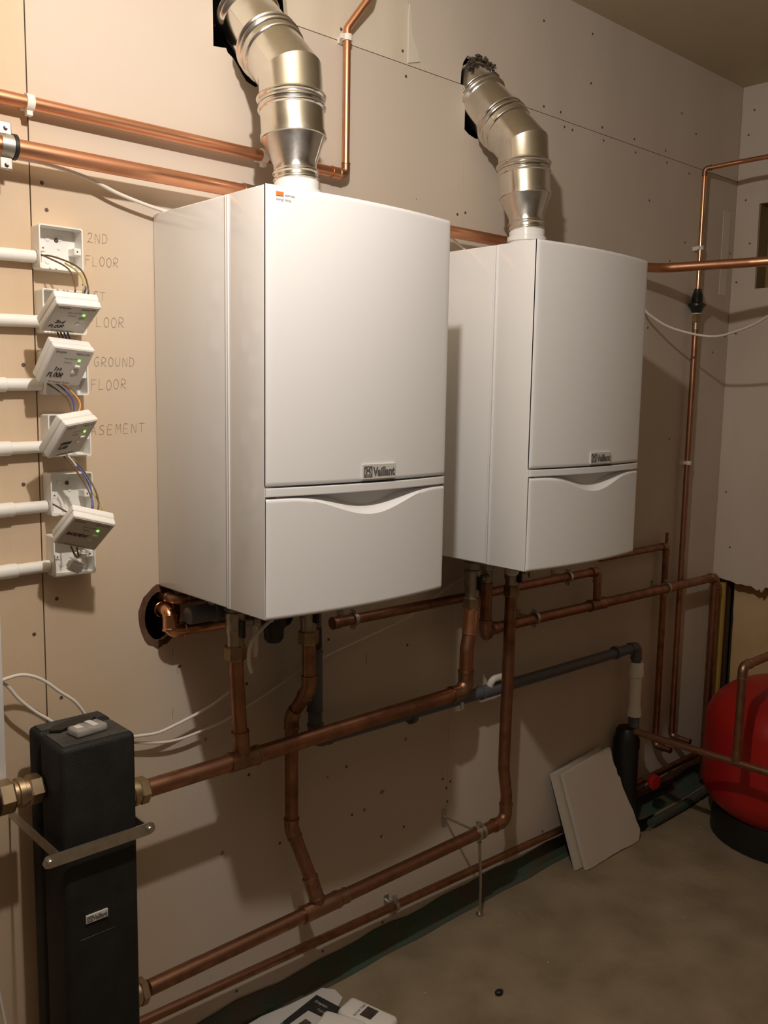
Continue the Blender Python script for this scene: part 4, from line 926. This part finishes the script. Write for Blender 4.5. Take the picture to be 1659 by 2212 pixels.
cable('white cable drooping from behind the right boiler toward the right edge', [(1.10,-0.02,1.7705),(1.36,-0.010,1.7705),(1.620,-0.030,1.735),(1.676,-0.045,1.696),(1.735,-0.095,1.654),(1.790,-0.195,1.628),(1.760,-0.300,1.640),(1.705,-0.405,1.668),(1.62,-0.52,1.72),(1.50,-0.70,1.80)], 0.0036)
cable('white cable hanging down at the lower left border of the frame', [(-0.42,-0.10,0.60),(-0.392,-0.10,0.50),(-0.375,-0.10,0.40),(-0.362,-0.10,0.30),(-0.356,-0.11,0.15),(-0.37,-0.13,0.004)], 0.0030)

# ================================================================ RED EXPANSION VESSEL
VX, VY, VR = 2.062, -0.430, 0.278
ev = thing('expansion_vessel', 'large red expansion vessel standing in the right corner on a dark base', 'vessel', (VX, VY, 0))
prof = []
for k in range(11):
    a = PI/2*k/10; prof.append((0.185-0.115*math.cos(a), VR*(0.45+0.55*math.sin(a))))
prof += [(0.26, VR), (0.30, VR)]
for k in range(1, 13):
    a = PI/2*k/12; prof.append((0.37+0.155*math.sin(a), max(VR*math.cos(a)**0.72, 0.004)))
obj('vessel_body', lathe(BM(), (VX, VY, 0.0), (0, 0, 1), prof, 56), M['red'], ev, True, 0.9)
obj('base_ring', lathe(BM(), (VX, VY, 0.0002), (0, 0, 1), [(0, 0.238), (0.004, 0.242), (0.095, 0.236), (0.105, 0.222)], 40), M['black'], ev, True)
obj('top_cap', lathe(BM(), (VX-0.03, VY-0.03, 0.515), (0, 0, 1), [(0, 0.045), (0.012, 0.045), (0.016, 0.03), (0.03, 0.028)], 24), M['greypvc'], ev, True)

# ================================================================ FLOOR THINGS
def leaning(offs, x_sh, name, label, grow=0.0):
    # polygon in (u along wall, s up the slope)
    poly = jag((1.362+x_sh, 0), (1.650+x_sh, 0), 9, 0.002) + jag((1.650+x_sh, 0.0), (1.668+x_sh, 0.030), 2, 0.001) + jag((1.668+x_sh, 0.03), (1.585+x_sh, 0.295), 16, 0.0045) + [(1.592+x_sh, 0.312)] + jag((1.588+x_sh, 0.318), (1.295+x_sh, 0.296), 8, 0.001)
    dy = 0.083; L = math.hypot(dy, 0.29); c, s_ = dy/L, 0.29/L
    f = lambda u, v, t: (u, -0.116+offs + v*c - t*s_, max(0.0006, v*s_ + t*c))
    bm = BM(); prism(bm, poly, [], f, 0.0, 0.0125)
    t = thing(name, label, 'board offcut', (1.5, -0.11, 0))
    obj('gypsum_core', bm, M['board_core'], t)
    poly2 = [(1.5+(u-1.5)*0.994, 0.155+(v-0.155)*0.994) for u, v in poly]
    bm = BM(); prism(bm, poly2, [], f, 0.0126, 0.0132); obj('face_paper', bm, M['board'], t)
leaning(0.0, 0.0, 'board_offcut', 'front broken plasterboard offcut with ragged right edge leaning on the wall')
leaning(0.0205, -0.024, 'board_offcut', 'rear plasterboard offcut showing as a strip left of the front piece')
st = thing('drain_tap', 'small red handled tap near the floor between offcut and red vessel', 'tap', (1.76, -0.075, 0.16))
obj('tap_wheel', lathe(BM(), (1.790, -0.085, 0.150), (-0.3, -1, 0.1), [(0, 0.020), (0.004, 0.026), (0.012, 0.026), (0.016, 0.018)], 10), M['red'], st)
obj('tap_stem', lathe(BM(), (1.790, -0.085, 0.150), (0.3, 1, -0.1), [(-0.002, 0.006), (0.05, 0.006)], 12), M['brass'], st, True)
pipe('copper_pipe', 'short dull pipe feeding the red handled tap along the floor', 'pipe', [(1.72, -0.040, 0.135), (2.20, -0.030, 0.125)], 0.012, 'copper_old')
pipe('dark_hose', 'dark green hose lying along the wall foot near the red vessel', 'hose', [(1.76, -0.105, 0.018), (1.95, -0.105, 0.017), (2.12, -0.098, 0.017), (2.28, -0.095, 0.017)], 0.015, 'membrane', R=0.1)
# rubble
rb = BM()
for i in range(60):
    x = random.uniform(0.3, 2.2); y = random.uniform(-1.0, -0.06) if i % 3 else random.uniform(-0.22, -0.06)
    if x > 1.72 and y < -0.12: x = random.uniform(0.9, 1.65)
    if abs(x-1.7) < 0.2 and y > -0.13: y -= 0.1
    if 1.32 < x < 1.70 and y > -0.14: continue
    s = random.uniform(0.0012, 0.0042)
    bmesh.ops.create_icosphere(rb, subdivisions=1, radius=s, matrix=Matrix.Translation((x, y, s*0.35)) @ Matrix.Diagonal((random.uniform(.7,1.5), random.uniform(.7,1.3), 0.5, 1)))
o = obj('plaster_rubble', rb, M['crumb']); tag(o, 'pale plaster crumbs scattered over the concrete floor', 'rubble', kind='stuff')
rb = BM(); bmesh.ops.create_icosphere(rb, subdivisions=2, radius=0.011, matrix=Matrix.Translation((0.716, -0.325, 0.006)) @ Matrix.Diagonal((1.1, 0.8, 0.55, 1)))
for v in rb.verts: v.co += Vector((random.uniform(-.001,.001), random.uniform(-.001,.001), random.uniform(-.0008,.0008)))
tag(obj('black_lump', rb, M['black'], None, True), 'small black lump lying alone on the bare concrete floor', 'debris')
rb = BM()
for i in range(40):
    x = random.uniform(1.60, 1.87); y = random.uniform(-0.09, -0.02); s = random.uniform(0.006, 0.018)
    bmesh.ops.create_icosphere(rb, subdivisions=1, radius=s, matrix=Matrix.Translation((x, y, -0.12+s*0.6)))
tag(obj('pit_rubble', rb, M['concrete']), 'dark rubble at the bottom of the broken floor pit by the soil pipe', 'rubble', kind='stuff')

# papers and thermostat carton at the bottom edge
def flat(name, pts, z0, z1, mt, parent=None):
    return obj(name, prism(BM(), pts, [], fz, z0, z1), M[mt], parent)
pp = flat('crumpled_paper', [(0.400,-0.035),(0.42,-0.06),(0.415,-0.095),(0.36,-0.13),(0.20,-0.10),(0.10,-0.06),(0.12,-0.03),(0.23,-0.022),(0.30,-0.032),(0.37,-0.036)], 0.001, 0.010, 'paper')
tag(pp, 'crumpled white paper sheet lying under the black leaflet by the wall', 'paper')
lf = thing('product_leaflet', 'black leaflet with a printed white thermostat picture lying on the floor', 'leaflet', (0.3, -0.09, 0.012))
a0 = Vector((0.372, -0.050)); e1 = (Vector((0.384, -0.112))-a0).normalized(); e2 = Vector((e1.y, -e1.x)); e2 = e2 if e2.x < 0 else -e2
def LP(a, b): q = a0 + e2*a + e1*b; return (q.x, q.y)
flat('leaflet_sheet', [LP(0,0), LP(0.26,0), LP(0.26,0.085), LP(0,0.085)], 0.0115, 0.013, 'darkpaper', lf)
flat('blue_band', [LP(0.115,0.0005), LP(0.259,0.0005), LP(0.259,0.020), LP(0.145,0.020)], 0.0131, 0.0136, 'cyan', lf)
flat('printed_thermostat', [LP(0.055,0.022), LP(0.13,0.018), LP(0.14,0.08), LP(0.052,0.078)], 0.0132, 0.0138, 'paper', lf)
flat('printed_screen', [LP(0.080,0.036), LP(0.105,0.034), LP(0.106,0.054), LP(0.082,0.056)], 0.0139, 0.0142, 'darkrust', lf)
def floormtx(x, y, z, ang): return Matrix.Translation((x, y, z)) @ Matrix.Rotation(ang, 4, 'Z')
ang = math.atan2(e1.y, e1.x)
text_mesh('leaflet_print', 'Drayton', 0.011, M['faint'], lf, floormtx(*LP(0.022, 0.012), 0.0132, ang), 0.0001, bold=0.0003)
text_mesh('leaflet_print', 'Digistat', 0.009, M['faint'], lf, floormtx(*LP(0.040, 0.035), 0.0132, ang), 0.0001)
th = thing('thermostat_unit', 'cream plastic thermostat with a dark screen lying at the bottom edge', 'thermostat', (0.42, -0.18, 0.0))
bm = BM(); box(bm, (-0.032, -0.075, 0.0), (0.032, 0.058, 0.026), 0.012, 4); bm.transform(floormtx(0.405, -0.185, 0.003, 0.25)); obj('case', bm, M['recv'], th, True)
bm = BM(); box(bm, (-0.028, -0.06, 0.0), (0.028, 0.045, 0.020), 0.010, 4); bm.transform(floormtx(0.335, -0.175, 0.013, 0.45)); obj('case_wing', bm, M['recv'], th, True)
bm = BM(); box(bm, (-0.017, -0.028, 0.0), (0.017, 0.002, 0.0012)); bm.transform(floormtx(0.405, -0.185, 0.0288, 0.25)); obj('screen', bm, M['darkrust'], th)
text_mesh('case_print', 'ROOM TEMP', 0.008, M['faint'], th, floormtx(0.378, -0.183, 0.0293, 0.25), 0.0001, bold=0.0004)
